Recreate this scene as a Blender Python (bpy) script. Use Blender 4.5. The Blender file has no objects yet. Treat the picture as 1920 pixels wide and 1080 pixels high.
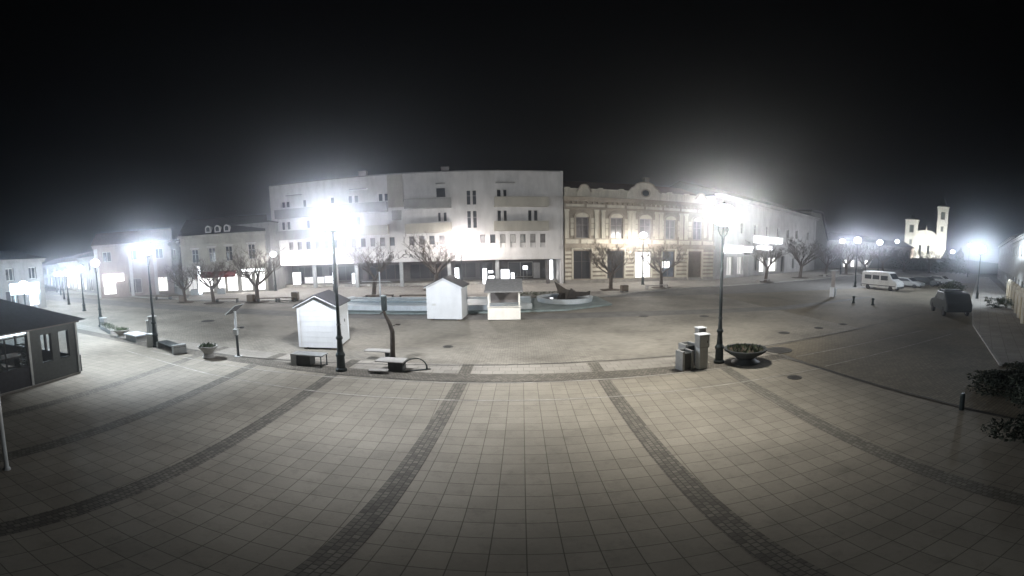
import bpy, bmesh, math, random
from mathutils import Matrix, Vector
random.seed(7)
S = bpy.context.scene
COL = S.collection
R = math.radians

# ---------------------------------------------------------------- camera
# A wide webcam lens: angles map evenly to the picture, 142 degrees across.
CAM_H = 4.907
FU, FV, CX, CY, PW, PH = 775.22, 648.94, 958.96, 520.25, 1920.0, 1080.0
PIT, ROL, YAW = 0.0856, -0.017, -0.0266
cd = bpy.data.cameras.new('camera')
cam = bpy.data.objects.new('camera', cd)
COL.objects.link(cam)
S.camera = cam
S.render.engine = 'CYCLES'
cd.type = 'PANO'
cd.panorama_type = 'EQUIRECTANGULAR'
cd.longitude_min = -CX / FU
cd.longitude_max = (PW - CX) / FU
cd.latitude_min = -(PH - CY) / FV
cd.latitude_max = CY / FV
cd.sensor_width = 36.0
cd.lens = 14.5
cd.clip_start = 0.05
cd.clip_end = 2000


def _axis(c):
    cr, sr, cp, sp, cw, sw = (math.cos(ROL), math.sin(ROL), math.cos(PIT), math.sin(PIT), math.cos(YAW), math.sin(YAW))
    c = (c[0] * cr - c[1] * sr, c[0] * sr + c[1] * cr, c[2])
    x, y, z = c[0], c[2] * cp + c[1] * sp, -c[2] * sp + c[1] * cp
    return Vector((x * cw + y * sw, -x * sw + y * cw, z))


ax, ay, az = _axis((1, 0, 0)), _axis((0, 1, 0)), _axis((0, 0, 1))
m = Matrix.Identity(4)
for i in range(3):
    m[i][0], m[i][1], m[i][2] = ax[i], ay[i], -az[i]
m[2][3] = CAM_H
cam.matrix_world = m

# ---------------------------------------------------------------- night sky, exposure
w = bpy.data.worlds.new("World")
S.world = w
w.use_nodes = True
nt = w.node_tree
bg = nt.nodes['Background']
sky = nt.nodes.new('ShaderNodeTexSky')
sky.sky_type = 'NISHITA'
sky.sun_disc = False
sky.sun_elevation = R(-4)
sky.sun_rotation = R(200)
nt.links.new(sky.outputs[0], bg.inputs[0])
bg.inputs[1].default_value = 0.008
S.view_settings.view_transform = 'Standard'
S.view_settings.look = 'None'
S.view_settings.exposure = 0.1
S.view_settings.gamma = 1.0
S.cycles.use_denoising = True
S.cycles.max_bounces = 5
S.cycles.diffuse_bounces = 3
S.cycles.glossy_bounces = 2
S.cycles.volume_bounces = 0
S.cycles.sample_clamp_indirect = 3.0
S.cycles.caustics_reflective = False
S.cycles.caustics_refractive = False
LAMP_POWER = 3500.0
HAZE = 0.0028

# ---------------------------------------------------------------- materials
MATS = {}


def nodes(name):
    mt = bpy.data.materials.new(name)
    mt.use_nodes = True
    MATS[name] = mt
    return mt, mt.node_tree, mt.node_tree.nodes['Principled BSDF']


def mat(name, col, rough=0.7, metal=0.0, var=0.12, scale=3.0, bump=0.0, spec=0.5, stain=0.0):
    """Plain procedural surface: base colour broken by noise, with stains and fine relief."""
    mt, t, b = nodes(name)
    n = t.nodes.new('ShaderNodeTexNoise')
    n.inputs['Scale'].default_value = scale
    n.inputs['Detail'].default_value = 6
    tc = t.nodes.new('ShaderNodeTexCoord')
    t.links.new(tc.outputs['Object'], n.inputs['Vector'])
    r = t.nodes.new('ShaderNodeValToRGB')
    r.color_ramp.elements[0].position = 0.3
    r.color_ramp.elements[1].position = 0.7
    r.color_ramp.elements[0].color = [c * (1 - var) for c in col] + [1]
    r.color_ramp.elements[1].color = [min(1, c * (1 + var)) for c in col] + [1]
    t.links.new(n.outputs[0], r.inputs[0])
    out = r.outputs[0]
    if stain:
        n2 = t.nodes.new('ShaderNodeTexNoise')
        n2.inputs['Scale'].default_value = 0.45
        n2.inputs['Detail'].default_value = 8
        n2.inputs['Roughness'].default_value = 0.7
        mp = t.nodes.new('ShaderNodeMapping')
        mp.inputs['Scale'].default_value = (2.2, 2.2, 0.5)
        t.links.new(tc.outputs['Object'], mp.inputs[0])
        t.links.new(mp.outputs[0], n2.inputs['Vector'])
        mr = t.nodes.new('ShaderNodeMapRange')
        mr.inputs[1].default_value = 0.42
        mr.inputs[2].default_value = 0.68
        mr.inputs[3].default_value = 1.0
        mr.inputs[4].default_value = 1 - stain
        t.links.new(n2.outputs[0], mr.inputs[0])
        mx = t.nodes.new('ShaderNodeMix')
        mx.data_type = 'RGBA'
        mx.blend_type = 'MULTIPLY'
        mx.inputs[0].default_value = 1
        t.links.new(out, mx.inputs[6])
        t.links.new(mr.outputs[0], mx.inputs[7])
        out = mx.outputs[2]
    t.links.new(out, b.inputs['Base Color'])
    b.inputs['Roughness'].default_value = rough
    b.inputs['Metallic'].default_value = metal
    b.inputs['Specular IOR Level'].default_value = spec
    if bump:
        bp = t.nodes.new('ShaderNodeBump')
        bp.inputs['Strength'].default_value = bump
        bp.inputs['Distance'].default_value = 0.01
        n3 = t.nodes.new('ShaderNodeTexNoise')
        n3.inputs['Scale'].default_value = scale * 12
        t.links.new(tc.outputs['Object'], n3.inputs['Vector'])
        t.links.new(n3.outputs[0], bp.inputs['Height'])
        t.links.new(bp.outputs[0], b.inputs['Normal'])
    return mt


def glow(name, col, strength, var=0.0, scale=2.0, base=.5):
    """Something that gives off light itself: lamp glass, lit sign, lit shop window."""
    mt, t, b = nodes(name)
    b.inputs['Base Color'].default_value = (base, base, base, 1)
    b.inputs['Roughness'].default_value = .2
    b.inputs['Emission Color'].default_value = (*col, 1)
    b.inputs['Emission Strength'].default_value = strength
    if var:
        tc = t.nodes.new('ShaderNodeTexCoord')
        v = t.nodes.new('ShaderNodeTexBrick')
        v.inputs['Scale'].default_value = scale
        v.inputs['Color1'].default_value = (*[c for c in col], 1)
        v.inputs['Color2'].default_value = (*[c * (1 - var) for c in col], 1)
        v.inputs['Mortar'].default_value = (*[c * (1 - var) for c in col], 1)
        t.links.new(tc.outputs['Generated'], v.inputs['Vector'])
        t.links.new(v.outputs[0], b.inputs['Emission Color'])
    return mt


def paving(name, pitch, joint, col, jcol, var, rough=0.75, offset=0.0, worn=0.25, row=None):
    """Slabs laid on a UV grid in metres: thin joints, each slab a slightly different tone, worn patches."""
    mt, t, b = nodes(name)
    uv = t.nodes.new('ShaderNodeUVMap')
    uv.uv_map = 'UVMap'
    br = t.nodes.new('ShaderNodeTexBrick')
    br.offset = offset
    br.inputs['Scale'].default_value = 1.0
    br.inputs['Brick Width'].default_value = pitch
    br.inputs['Row Height'].default_value = row or pitch
    br.inputs['Mortar Size'].default_value = joint
    br.inputs['Mortar Smooth'].default_value = 0.25
    br.inputs['Color1'].default_value = [c * (1 - var) for c in col] + [1]
    br.inputs['Color2'].default_value = [c * (1 + var) for c in col] + [1]
    br.inputs['Mortar'].default_value = (*jcol, 1)
    t.links.new(uv.outputs[0], br.inputs['Vector'])
    out = br.outputs[0]
    for sc, lo, hi, dk, rg in ((0.35, 0.4, 0.75, 1 - worn, 0.6), (2.6, 0.52, 0.75, 1 - worn * 0.8, 0.75), (14.0, 0.3, 0.8, 0.9, 0.6)):
        n = t.nodes.new('ShaderNodeTexNoise')
        n.inputs['Scale'].default_value = sc
        n.inputs['Detail'].default_value = 7
        n.inputs['Roughness'].default_value = rg
        t.links.new(uv.outputs[0], n.inputs['Vector'])
        mr = t.nodes.new('ShaderNodeMapRange')
        mr.inputs[1].default_value = lo
        mr.inputs[2].default_value = hi
        mr.inputs[3].default_value = 1.0
        mr.inputs[4].default_value = dk
        t.links.new(n.outputs[0], mr.inputs[0])
        mx = t.nodes.new('ShaderNodeMix')
        mx.data_type = 'RGBA'
        mx.blend_type = 'MULTIPLY'
        mx.inputs[0].default_value = 1
        t.links.new(out, mx.inputs[6])
        t.links.new(mr.outputs[0], mx.inputs[7])
        out = mx.outputs[2]
    t.links.new(out, b.inputs['Base Color'])
    b.inputs['Roughness'].default_value = rough
    b.inputs['Specular IOR Level'].default_value = 0.25
    bp = t.nodes.new('ShaderNodeBump')
    bp.inputs['Strength'].default_value = 0.5
    bp.inputs['Distance'].default_value = 0.01
    bp.invert = True
    t.links.new(br.outputs['Fac'], bp.inputs['Height'])
    t.links.new(bp.outputs[0], b.inputs['Normal'])
    return mt


M = dict(
    slab=paving('paving_slabs', 0.4, 0.0075, (0.29, 0.266, 0.22), (0.12, 0.108, 0.082), 0.075, worn=0.36),
    sett=paving('dark_setts', 0.1, 0.01, (0.165, 0.152, 0.128), (0.085, 0.078, 0.065), 0.3, offset=0.5, worn=0.3),
    plaza=paving('plaza_setts', 0.2, 0.01, (0.29, 0.27, 0.23), (0.17, 0.157, 0.132), 0.13, offset=0.5, row=0.1, worn=0.5),
    brown=paving('brown_setts', 0.2, 0.01, (0.22, 0.195, 0.15), (0.13, 0.115, 0.085), 0.14, offset=0.5, row=0.1, worn=0.4),
    edge=paving('edge_slabs', 0.4, 0.009, (0.31, 0.29, 0.255), (0.17, 0.155, 0.13), 0.08, worn=0.35, offset=0.5),
    sett2=paving('blur_pale_setts', 0.1, 0.01, (0.2, 0.188, 0.16), (0.12, 0.11, 0.09), 0.25, offset=0.5, worn=0.3),  # dark setts lightened so the outer bands fade as if blurred
    prom=paving('promenade_slabs', 0.6, 0.012, (0.36, 0.34, 0.31), (0.2, 0.19, 0.17), 0.08, worn=0.25),
    asphalt=mat('asphalt', (0.155, 0.15, 0.14), 0.85, var=0.2, scale=1.5, bump=0.5, stain=0.3),
    whiteline=mat('white_kerbstone', (0.4, 0.385, 0.35), 0.7, var=0.3, scale=4, stain=0.6),
    slot=mat('drain_slot', (0.05, 0.048, 0.045), 0.7, var=0.3, scale=8),
    kerb=mat('kerbstone', (0.34, 0.33, 0.31), 0.8, var=0.2, scale=3, bump=0.4),
    iron=mat('dark_iron', (0.035, 0.045, 0.045), 0.45, 0.5, var=0.25, scale=9),
    steel=mat('grey_steel', (0.33, 0.34, 0.34), 0.45, 0.4, var=0.12, scale=5),
    lsteel=mat('light_grey_paint', (0.5, 0.52, 0.52), 0.5, 0.0, var=0.08, scale=5, stain=0.2),
    white=mat('white_panel', (0.6, 0.63, 0.66), 0.5, var=0.04, scale=2, stain=0.12),
    whitewood=mat('white_painted_boards', (0.8, 0.78, 0.72), 0.6, var=0.05, scale=3, stain=0.15),
    roofdark=mat('dark_bitumen_roof', (0.03, 0.031, 0.036), 0.75, var=0.25, scale=6, bump=0.6),
    roofgrey=mat('grey_felt_roof', (0.2, 0.2, 0.2), 0.8, var=0.2, scale=6, bump=0.6),
    concrete=mat('concrete', (0.33, 0.32, 0.3), 0.85, var=0.15, scale=2, bump=0.6, stain=0.3),
    darkpl=mat('dark_plastic', (0.04, 0.045, 0.045), 0.5, var=0.2, scale=8),
    wood=mat('weathered_wood', (0.11, 0.085, 0.06), 0.8, var=0.35, scale=8, bump=0.8),
    bark=mat('tree_bark', (0.085, 0.068, 0.055), 0.9, var=0.35, scale=9, bump=1.0),
    rwhite=mat('white_render', (0.52, 0.51, 0.5), 0.85, var=0.06, scale=0.8, bump=0.2, stain=0.25),
    rbeige=mat('beige_render', (0.36, 0.34, 0.29), 0.85, var=0.06, scale=0.8, bump=0.2, stain=0.25),
    rgrey=mat('grey_render', (0.25, 0.25, 0.24), 0.85, var=0.08, scale=1, bump=0.2, stain=0.3),
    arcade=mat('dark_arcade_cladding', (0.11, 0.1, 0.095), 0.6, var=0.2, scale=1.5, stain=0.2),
    cream=mat('cream_stucco', (0.56, 0.52, 0.43), 0.85, var=0.08, scale=1.5, bump=0.4, stain=0.3),
    tan=mat('tan_stucco', (0.33, 0.285, 0.225), 0.85, var=0.12, scale=1.5, bump=0.4, stain=0.35),
    pink=mat('pale_pink_render', (0.34, 0.29, 0.27), 0.85, var=0.08, scale=1.2, stain=0.25),
    yellow=mat('pale_yellow_render', (0.36, 0.345, 0.3), 0.85, var=0.08, scale=1.2, stain=0.3),
    ochre=mat('ochre_render', (0.42, 0.34, 0.2), 0.85, var=0.12, scale=1.2, stain=0.35),
    plinth=mat('plinth_stone', (0.3, 0.28, 0.25), 0.85, var=0.2, scale=2, stain=0.3, bump=0.6),
    tiles=mat('roof_tiles', (0.09, 0.05, 0.04), 0.8, var=0.35, scale=5, bump=0.8),
    tilesd=mat('dark_roof_tiles', (0.05, 0.05, 0.055), 0.8, var=0.3, scale=5, bump=0.8),
    glass=mat('window_glass', (0.035, 0.04, 0.045), 0.12, var=0.4, scale=1.3, spec=0.8),
    glass2=mat('curtained_glass', (0.16, 0.15, 0.15), 0.25, var=0.35, scale=1.6, spec=0.7),
    glassb=mat('blueish_shop_glass', (0.10, 0.12, 0.15), 0.15, var=0.5, scale=1.0, spec=0.8),
    frame=mat('window_frame', (0.5, 0.49, 0.46), 0.6, var=0.08, scale=4),
    framed=mat('dark_window_frame', (0.1, 0.09, 0.085), 0.6, var=0.1, scale=4),
    shutter=mat('grey_shutter', (0.27, 0.25, 0.24), 0.7, var=0.12, scale=3),
    door=mat('dark_wood_door', (0.11, 0.085, 0.065), 0.6, var=0.25, scale=4),
    red=mat('red_awning', (0.14, 0.025, 0.025), 0.8, var=0.12, scale=4),
    pool=mat('pale_blue_pool_paint', (0.36, 0.45, 0.5), 0.6, var=0.12, scale=2, stain=0.3),
    poolw=mat('pale_pool_wall', (0.55, 0.6, 0.64), 0.6, var=0.1, scale=2, stain=0.25),
    teal=mat('grey_green_pool_step', (0.2, 0.25, 0.25), 0.7, var=0.18, scale=2, stain=0.3),
    water=mat('dark_water', (0.03, 0.045, 0.05), 0.08, var=0.3, scale=3, spec=0.9),
    bronze=mat('dark_bronze', (0.05, 0.042, 0.035), 0.5, 0.6, var=0.4, scale=4, bump=0.6),
    soil=mat('soil', (0.06, 0.045, 0.03), 0.95, var=0.4, scale=12, bump=1.0),
    plant=mat('dark_foliage', (0.05, 0.07, 0.035), 0.7, var=0.5, scale=6),
    plantd=mat('dark_evergreen', (0.02, 0.026, 0.015), 0.8, var=0.4, scale=6),
    conifer=mat('conifer_foliage', (0.04, 0.055, 0.035), 0.8, var=0.5, scale=3),
    vanp=mat('white_van_paint', (0.7, 0.7, 0.69), 0.3, var=0.04, scale=1.5, stain=0.2),
    carp=mat('silver_car_paint', (0.3, 0.31, 0.31), 0.3, 0.3, var=0.05, scale=1.5),
    card=mat('dark_car_paint', (0.02, 0.022, 0.02), 0.3, 0.3, var=0.1, scale=1.5),
    tyre=mat('tyre_rubber', (0.02, 0.02, 0.02), 0.8, var=0.2, scale=10),
    solar=mat('solar_cells', (0.03, 0.035, 0.05), 0.2, var=0.2, scale=20),
    letter=mat('dark_letters', (0.08, 0.08, 0.08), 0.6),
    stonew=mat('white_church_render', (0.7, 0.7, 0.66), 0.85, var=0.06, scale=0.5, stain=0.15),
    cap=mat('copper_spire', (0.08, 0.1, 0.09), 0.6, 0.3, var=0.2, scale=2),
    hill=mat('far_ground', (0.04, 0.042, 0.038), 0.95, var=0.3, scale=0.05),
)
mt, t, b = nodes('clear_glass')
b.inputs['Base Color'].default_value = (.03, .035, .04, 1)
b.inputs['Roughness'].default_value = .08
tr_ = t.nodes.new('ShaderNodeBsdfTransparent')
mx_ = t.nodes.new('ShaderNodeMixShader')
mx_.inputs[0].default_value = .35
t.links.new(tr_.outputs[0], mx_.inputs[1])
t.links.new(b.outputs[0], mx_.inputs[2])
t.links.new(mx_.outputs[0], t.nodes['Material Output'].inputs[0])
M['clear'] = mt
G = dict(
    lamp=glow('lamp_glass', (0.9, 0.94, 1.0), 8),
    lampw=glow('white_lamp_glass', (1.0, 0.97, 0.92), 12),
    lampc=glow('cold_lamp_glass', (0.7, 0.87, 1.0), 12),
    shop=glow('lit_shop_interior', (1.0, 0.96, 0.92), 2.2, 0.75, 3.0),
    shopdim=glow('dim_shop_interior', (0.8, 0.85, 1.0), 0.06, 0.8, 2.0, .04),
    shopb=glow('bright_shop_interior', (1.0, 0.97, 0.95), 4.0, 0.4, 2.0),
    box=glow('lit_sign_box', (0.95, 0.97, 1.0), 4.5),
    pane=glow('lit_window_pane', (1.0, 0.95, 0.88), 1.5, 0.3, 2.0),
    led=glow('led_strip', (0.75, 0.9, 1.0), 3.0),
)

# ---------------------------------------------------------------- mesh helpers


class MB:
    def __init__(self):
        self.v, self.f, self.uv = [], [], None

    def quad(self, a, b, c, d):
        n = len(self.v)
        self.v += [a, b, c, d]
        self.f.append((n, n + 1, n + 2, n + 3))
        return self

    def poly(self, pts):
        n = len(self.v)
        self.v += list(pts)
        self.f.append(tuple(range(n, n + len(pts))))

    def box(self, x0, x1, y0, y1, z0, z1, rz=0.0, c=None, bev=0.0):
        if x0 > x1: x0, x1 = x1, x0
        if y0 > y1: y0, y1 = y1, y0
        if z0 > z1: z0, z1 = z1, z0
        n = len(self.v)
        if bev:
            b = min(bev, (x1 - x0) * .45, (y1 - y0) * .45, (z1 - z0) * .45)
            rings = [(x0 + b, x1 - b, y0 + b, y1 - b, z0), (x0, x1, y0, y1, z0 + b), (x0, x1, y0, y1, z1 - b), (x0 + b, x1 - b, y0 + b, y1 - b, z1)]
            pts = []
            for X0, X1, Y0, Y1, z in rings:
                pts += [(X0, Y0, z), (X1, Y0, z), (X1, Y1, z), (X0, Y1, z)]
            fs = [(3, 2, 1, 0), (12, 13, 14, 15)]
            for k in range(3):
                for j in range(4):
                    fs.append((k * 4 + j, k * 4 + (j + 1) % 4, k * 4 + 4 + (j + 1) % 4, k * 4 + 4 + j))
        else:
            pts = [(x0, y0, z0), (x1, y0, z0), (x1, y1, z0), (x0, y1, z0), (x0, y0, z1), (x1, y0, z1), (x1, y1, z1), (x0, y1, z1)]
            fs = [(3, 2, 1, 0), (4, 5, 6, 7), (0, 1, 5, 4), (1, 2, 6, 5), (2, 3, 7, 6), (3, 0, 4, 7)]
        if rz:
            cx, cy = c or ((x0 + x1) / 2, (y0 + y1) / 2)
            ca, sa = math.cos(rz), math.sin(rz)
            pts = [(cx + (x - cx) * ca - (y - cy) * sa, cy + (x - cx) * sa + (y - cy) * ca, z) for x, y, z in pts]
        self.v += pts
        self.f += [tuple(n + i for i in q) for q in fs]
        return self

    def prism(self, prof, y0, y1):
        """outline in x,z pushed from y0 to y1"""
        n, k = len(self.v), len(prof)
        self.v += [(x, y0, z) for x, z in prof] + [(x, y1, z) for x, z in prof]
        self.f.append(tuple(n + i for i in range(k)))
        self.f.append(tuple(n + k + i for i in reversed(range(k))))
        for i in range(k):
            j = (i + 1) % k
            self.f.append((n + j, n + i, n + k + i, n + k + j))
        return self

    def slab(self, pts, z0, z1):
        n, k = len(self.v), len(pts)
        self.v += [(x, y, z0) for x, y in pts] + [(x, y, z1) for x, y in pts]
        self.f.append(tuple(n + i for i in reversed(range(k))))
        self.f.append(tuple(n + k + i for i in range(k)))
        for i in range(k):
            j = (i + 1) % k
            self.f.append((n + i, n + j, n + k + j, n + k + i))
        return self

    def lathe(self, prof, seg=20, o=(0, 0, 0), sx=1.0, sy=1.0):
        n = len(self.v)
        for r, z in prof:
            for i in range(seg):
                a = 2 * math.pi * i / seg
                self.v.append((o[0] + r * math.cos(a) * sx, o[1] + r * math.sin(a) * sy, o[2] + z))
        for k in range(len(prof) - 1):
            for i in range(seg):
                j = (i + 1) % seg
                self.f.append((n + k * seg + i, n + k * seg + j, n + (k + 1) * seg + j, n + (k + 1) * seg + i))
        self.f.append(tuple(n + i for i in reversed(range(seg))))
        self.f.append(tuple(n + (len(prof) - 1) * seg + i for i in range(seg)))
        return self

    def tube(self, pts, rad, seg=8):
        pts = [Vector(p) for p in pts]
        if not isinstance(rad, (list, tuple)):
            rad = [rad] * len(pts)
        n = len(self.v)
        prev = None
        for i, p in enumerate(pts):
            d = (pts[min(i + 1, len(pts) - 1)] - pts[max(i - 1, 0)]).normalized()
            if prev is None:
                u = d.orthogonal().normalized()
            else:
                u = (prev - d * prev.dot(d))
                u = u.normalized() if u.length > 1e-6 else d.orthogonal().normalized()
            prev = u
            v = d.cross(u)
            for k in range(seg):
                a = 2 * math.pi * k / seg
                q = p + (u * math.cos(a) + v * math.sin(a)) * rad[i]
                self.v.append(tuple(q))
        for i in range(len(pts) - 1):
            for k in range(seg):
                j = (k + 1) % seg
                self.f.append((n + i * seg + k, n + i * seg + j, n + (i + 1) * seg + j, n + (i + 1) * seg + k))
        self.f.append(tuple(n + k for k in reversed(range(seg))))
        self.f.append(tuple(n + (len(pts) - 1) * seg + k for k in range(seg)))
        return self

    def wall(self, x0, x1, z0, z1, holes, y=0.0, depth=0.25):
        """a wall face with real openings and their reveals; holes = (x0,x1,z0,z1)"""
        xs = sorted({x0, x1, *[max(x0, min(x1, h[k])) for h in holes for k in (0, 1)]})
        zs = sorted({z0, z1, *[max(z0, min(z1, h[k])) for h in holes for k in (2, 3)]})
        for a, b in zip(xs, xs[1:]):
            for c, d in zip(zs, zs[1:]):
                mx, mz = (a + b) / 2, (c + d) / 2
                if any(h[0] < mx < h[1] and h[2] < mz < h[3] for h in holes):
                    continue
                self.quad((a, y, c), (b, y, c), (b, y, d), (a, y, d))
        for h in holes:
            a, b, c, d = h[:4]
            Y = y + depth
            self.quad((a, y, c), (a, y, d), (a, Y, d), (a, Y, c))
            self.quad((b, y, d), (b, y, c), (b, Y, c), (b, Y, d))
            self.quad((a, y, d), (b, y, d), (b, Y, d), (a, Y, d))
            self.quad((b, y, c), (a, y, c), (a, Y, c), (b, Y, c))
        return self

    def build(self, name, m, parent=None, loc=(0, 0, 0), rz=0.0, smooth=False, shadow=True):
        me = bpy.data.meshes.new(name)
        me.from_pydata(self.v, [], self.f)
        me.materials.append(m)
        me.validate()
        if smooth:
            for p in me.polygons: p.use_smooth = True
        o = bpy.data.objects.new(name, me)
        COL.objects.link(o)
        o.location = loc
        o.rotation_euler = (0, 0, rz)
        if parent: o.parent = parent
        if not shadow: o.visible_shadow = False
        return o


def tag(o, label=None, cat=None, group=None, kind=None):
    if label: o['label'] = label
    if cat: o['category'] = cat
    if group: o['group'] = group
    if kind: o['kind'] = kind
    return o


def thing(name, label, cat, loc=(0, 0, 0), rz=0.0, group=None):
    o = bpy.data.objects.new(name, None)
    o.empty_display_size = 0.3
    COL.objects.link(o)
    o.location = loc if len(loc) == 3 else (*loc, 0)
    o.rotation_euler = (0, 0, rz)
    return tag(o, label, cat, group)


def dup(o, loc, rz=0.0, label=None, scale=None):
    def cp(x, p):
        c = x.copy()
        COL.objects.link(c)
        if p: c.parent = p
        for ch in KIDS.get(x.name, []): cp(ch, c)
        return c
    KIDS = {}
    for x in bpy.data.objects:
        if x.parent: KIDS.setdefault(x.parent.name, []).append(x)
    c = cp(o, None)
    c.location = loc if len(loc) == 3 else (*loc, 0)
    c.rotation_euler = (0, 0, rz)
    if scale: c.scale = scale if isinstance(scale, tuple) else (scale,) * 3
    if label: c['label'] = label
    return c


def sheet(name, m, polys, z, kind='structure', thick=0.0):
    """flat ground piece; polys = [(points, uv angle)]; UVs are metres on the ground"""
    me = bpy.data.meshes.new(name)
    vs, fs, uvs = [], [], []
    for pts, a in polys:
        n = len(vs)
        vs += [(x, y, z) for x, y in pts]
        fs.append(tuple(range(n, n + len(pts))))
        ca, sa = math.cos(a), math.sin(a)
        uvs += [(x * ca + y * sa + 500.02, -x * sa + y * ca + 500.0) for x, y in pts]
    me.from_pydata(vs, [], fs)
    me.materials.append(m)
    l = me.uv_layers.new(name='UVMap')
    for i, u in enumerate(uvs): l.data[i].uv = u
    o = bpy.data.objects.new(name, me)
    COL.objects.link(o)
    if kind: o['kind'] = kind
    return o


def strip(pts, w0):
    """polygon strip of width w0 along a polyline"""
    out = []
    P = [Vector(p) for p in pts]
    for a, b in zip(P, P[1:]):
        d = (b - a).normalized()
        n = Vector((-d.y, d.x)) * w0 / 2
        out.append(([tuple(a - n), tuple(b - n), tuple(b + n), tuple(a + n)], math.atan2(d.y, d.x)))
    return out

# ---------------------------------------------------------------- ground
g = MB()
g.quad((-700, -300, -0.02), (700, -300, -0.02), (700, 900, -0.02), (-700, 900, -0.02))
g.build('ground', M['asphalt'])['kind'] = 'structure'

sheet('square', M['plaza'], [([(-60, 14.0), (9.5, 14.0), (16.5, 15.0), (16.5, 33), (-60, 33)], 0.0)], 0.0)
sheet('square_east', M['brown'], [([(9.55, -6), (70, -6), (70, 33), (16.5, 33), (16.5, 15.05), (9.5, 14.05)], 0.05)], 0.0)
# foreground slab fields between the radial sett bands, each laid square to its own field
FB = [(-40, 12.2, -33, -6), (-12.5, 12.05, -9.2, -6), (-9.45, 12.0, -6.9, -6), (-6.15, 11.95, -4.65, -6), (-1.9, 11.95, -2.2, -6), (2.41, 11.95, 2.5, -6), (6.55, 12.0, 5.1, -6), (9.3, 12.05, 9.62, -6)]
ANG = [0.16, 0.16, 0.12, 0.06, 0.0, -0.05, -0.06]
polys = []
for (a, b, an) in zip(FB, FB[1:], ANG):
    polys.append(([(a[2], a[3]), (b[2], b[3]), (b[0], b[1]), (a[0], a[1])], an))
sheet('paving', M['slab'], polys, 0.0)
for i, b in enumerate(FB[1:7]):
    sheet('paving_band', M['sett' if i in (2, 3, 4) else 'sett2'], strip([(b[0] + (b[0] - b[2]) / 18 * 0.1, b[1]), (b[2], b[3])], 0.4), 0.004)
# strip between foreground and square: dark setts, then pale slabs, then the slot drain
sheet('paving_edge_setts', M['sett'], [([(-60, 12.02), (9.3, 12.02), (9.4, 12.85), (-60, 12.85)], 0.0)], 0.002)
sheet('paving_edge_slabs', M['edge'], [([(-60, 12.85), (9.4, 12.85), (9.5, 13.98), (-60, 13.98)], 0.0)], 0.002)
bands = []
for x in (-12.5, -9.4, -6.15, -1.93, 2.41, 6.6):
    bands += strip([(x, 12.85), (x, 13.98)], 0.4)
sheet('paving_edge_band', M['sett'], bands, 0.006)
sheet('white_line', M['whiteline'], strip([(-15, 11.5), (-9, 11.45), (-3.8, 11.8), (2.0, 11.98), (6.4, 12.05), (9.3, 12.1)], 0.05) + strip([(-16, 10.85), (-10, 10.15), (-6.1, 10.15), (-0.7, 10.38), (9.4, 10.4)], 0.045), 0.010)
sheet('white_line_east', M['whiteline'], strip([(9.7, 12.15), (19, 12.6)], 0.06) + strip([(9.7, 10.5), (19, 10.9)], 0.05), 0.008)
sheet('drain_slot', M['slot'], strip([(-20, 12.55), (-10.5, 12.8), (-3.8, 13.75), (2.4, 14.12), (9.45, 14.2), (16.2, 15.05), (24, 16.6)], 0.07) + strip([(9.0, 13.3), (9.5, 10), (9.6, 6), (9.45, 2)], 0.06), 0.012)
sheet('road', M['asphalt'], [([(-60, 22.7), (6.9, 23.4), (17.4, 22.8), (30, 26), (30, 26.4), (17.4, 24.3), (6, 25.4), (-14, 25.2), (-60, 27)], 0.0)], 0.004)
# promenade along the far buildings, a real kerb step up
pr = [(-70, 31.2), (-40, 30.0), (-26, 29.2), (-14, 33.0), (7, 33.6), (11.5, 36.6), (17, 38.6), (26, 41.6), (40, 46.0), (62, 57), (110, 86), (110, 140), (60, 120), (30, 60), (-70, 60)]
sheet('promenade', M['prom'], [(pr, 0.12)], 0.10)
k = MB()
for a, b in zip(pr[:11], pr[1:11]):
    d = (Vector(b) - Vector(a)).normalized() * 0.06
    n = Vector((-d.y, d.x))
    k.slab([(a[0] - n.x, a[1] - n.y), (b[0] - n.x, b[1] - n.y), (b[0] + n.x, b[1] + n.y), (a[0] + n.x, a[1] + n.y)], -0.02, 0.104)
k.build('kerb', M['kerb'])['kind'] = 'structure'
# pavement along the right-hand row of houses
sw = [(17.0, 3.0), (24.4, 8.6), (41.5, 16.6), (88, 41.5), (87, 43.8), (36, 18.6), (22.6, 11.4), (14.5, 6.0)]
sheet('pavement', M['prom'], [(sw, 0.46)], 0.10)
k = MB()
for a, b in zip(sw[4:], sw[5:]):
    d = (Vector(b) - Vector(a)).normalized() * 0.06
    n = Vector((-d.y, d.x))
    k.slab([(a[0] - n.x, a[1] - n.y), (b[0] - n.x, b[1] - n.y), (b[0] + n.x, b[1] + n.y), (a[0] + n.x, a[1] + n.y)], -0.02, 0.104)
k.build('pavement_kerb', M['kerb'])['kind'] = 'structure'

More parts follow.
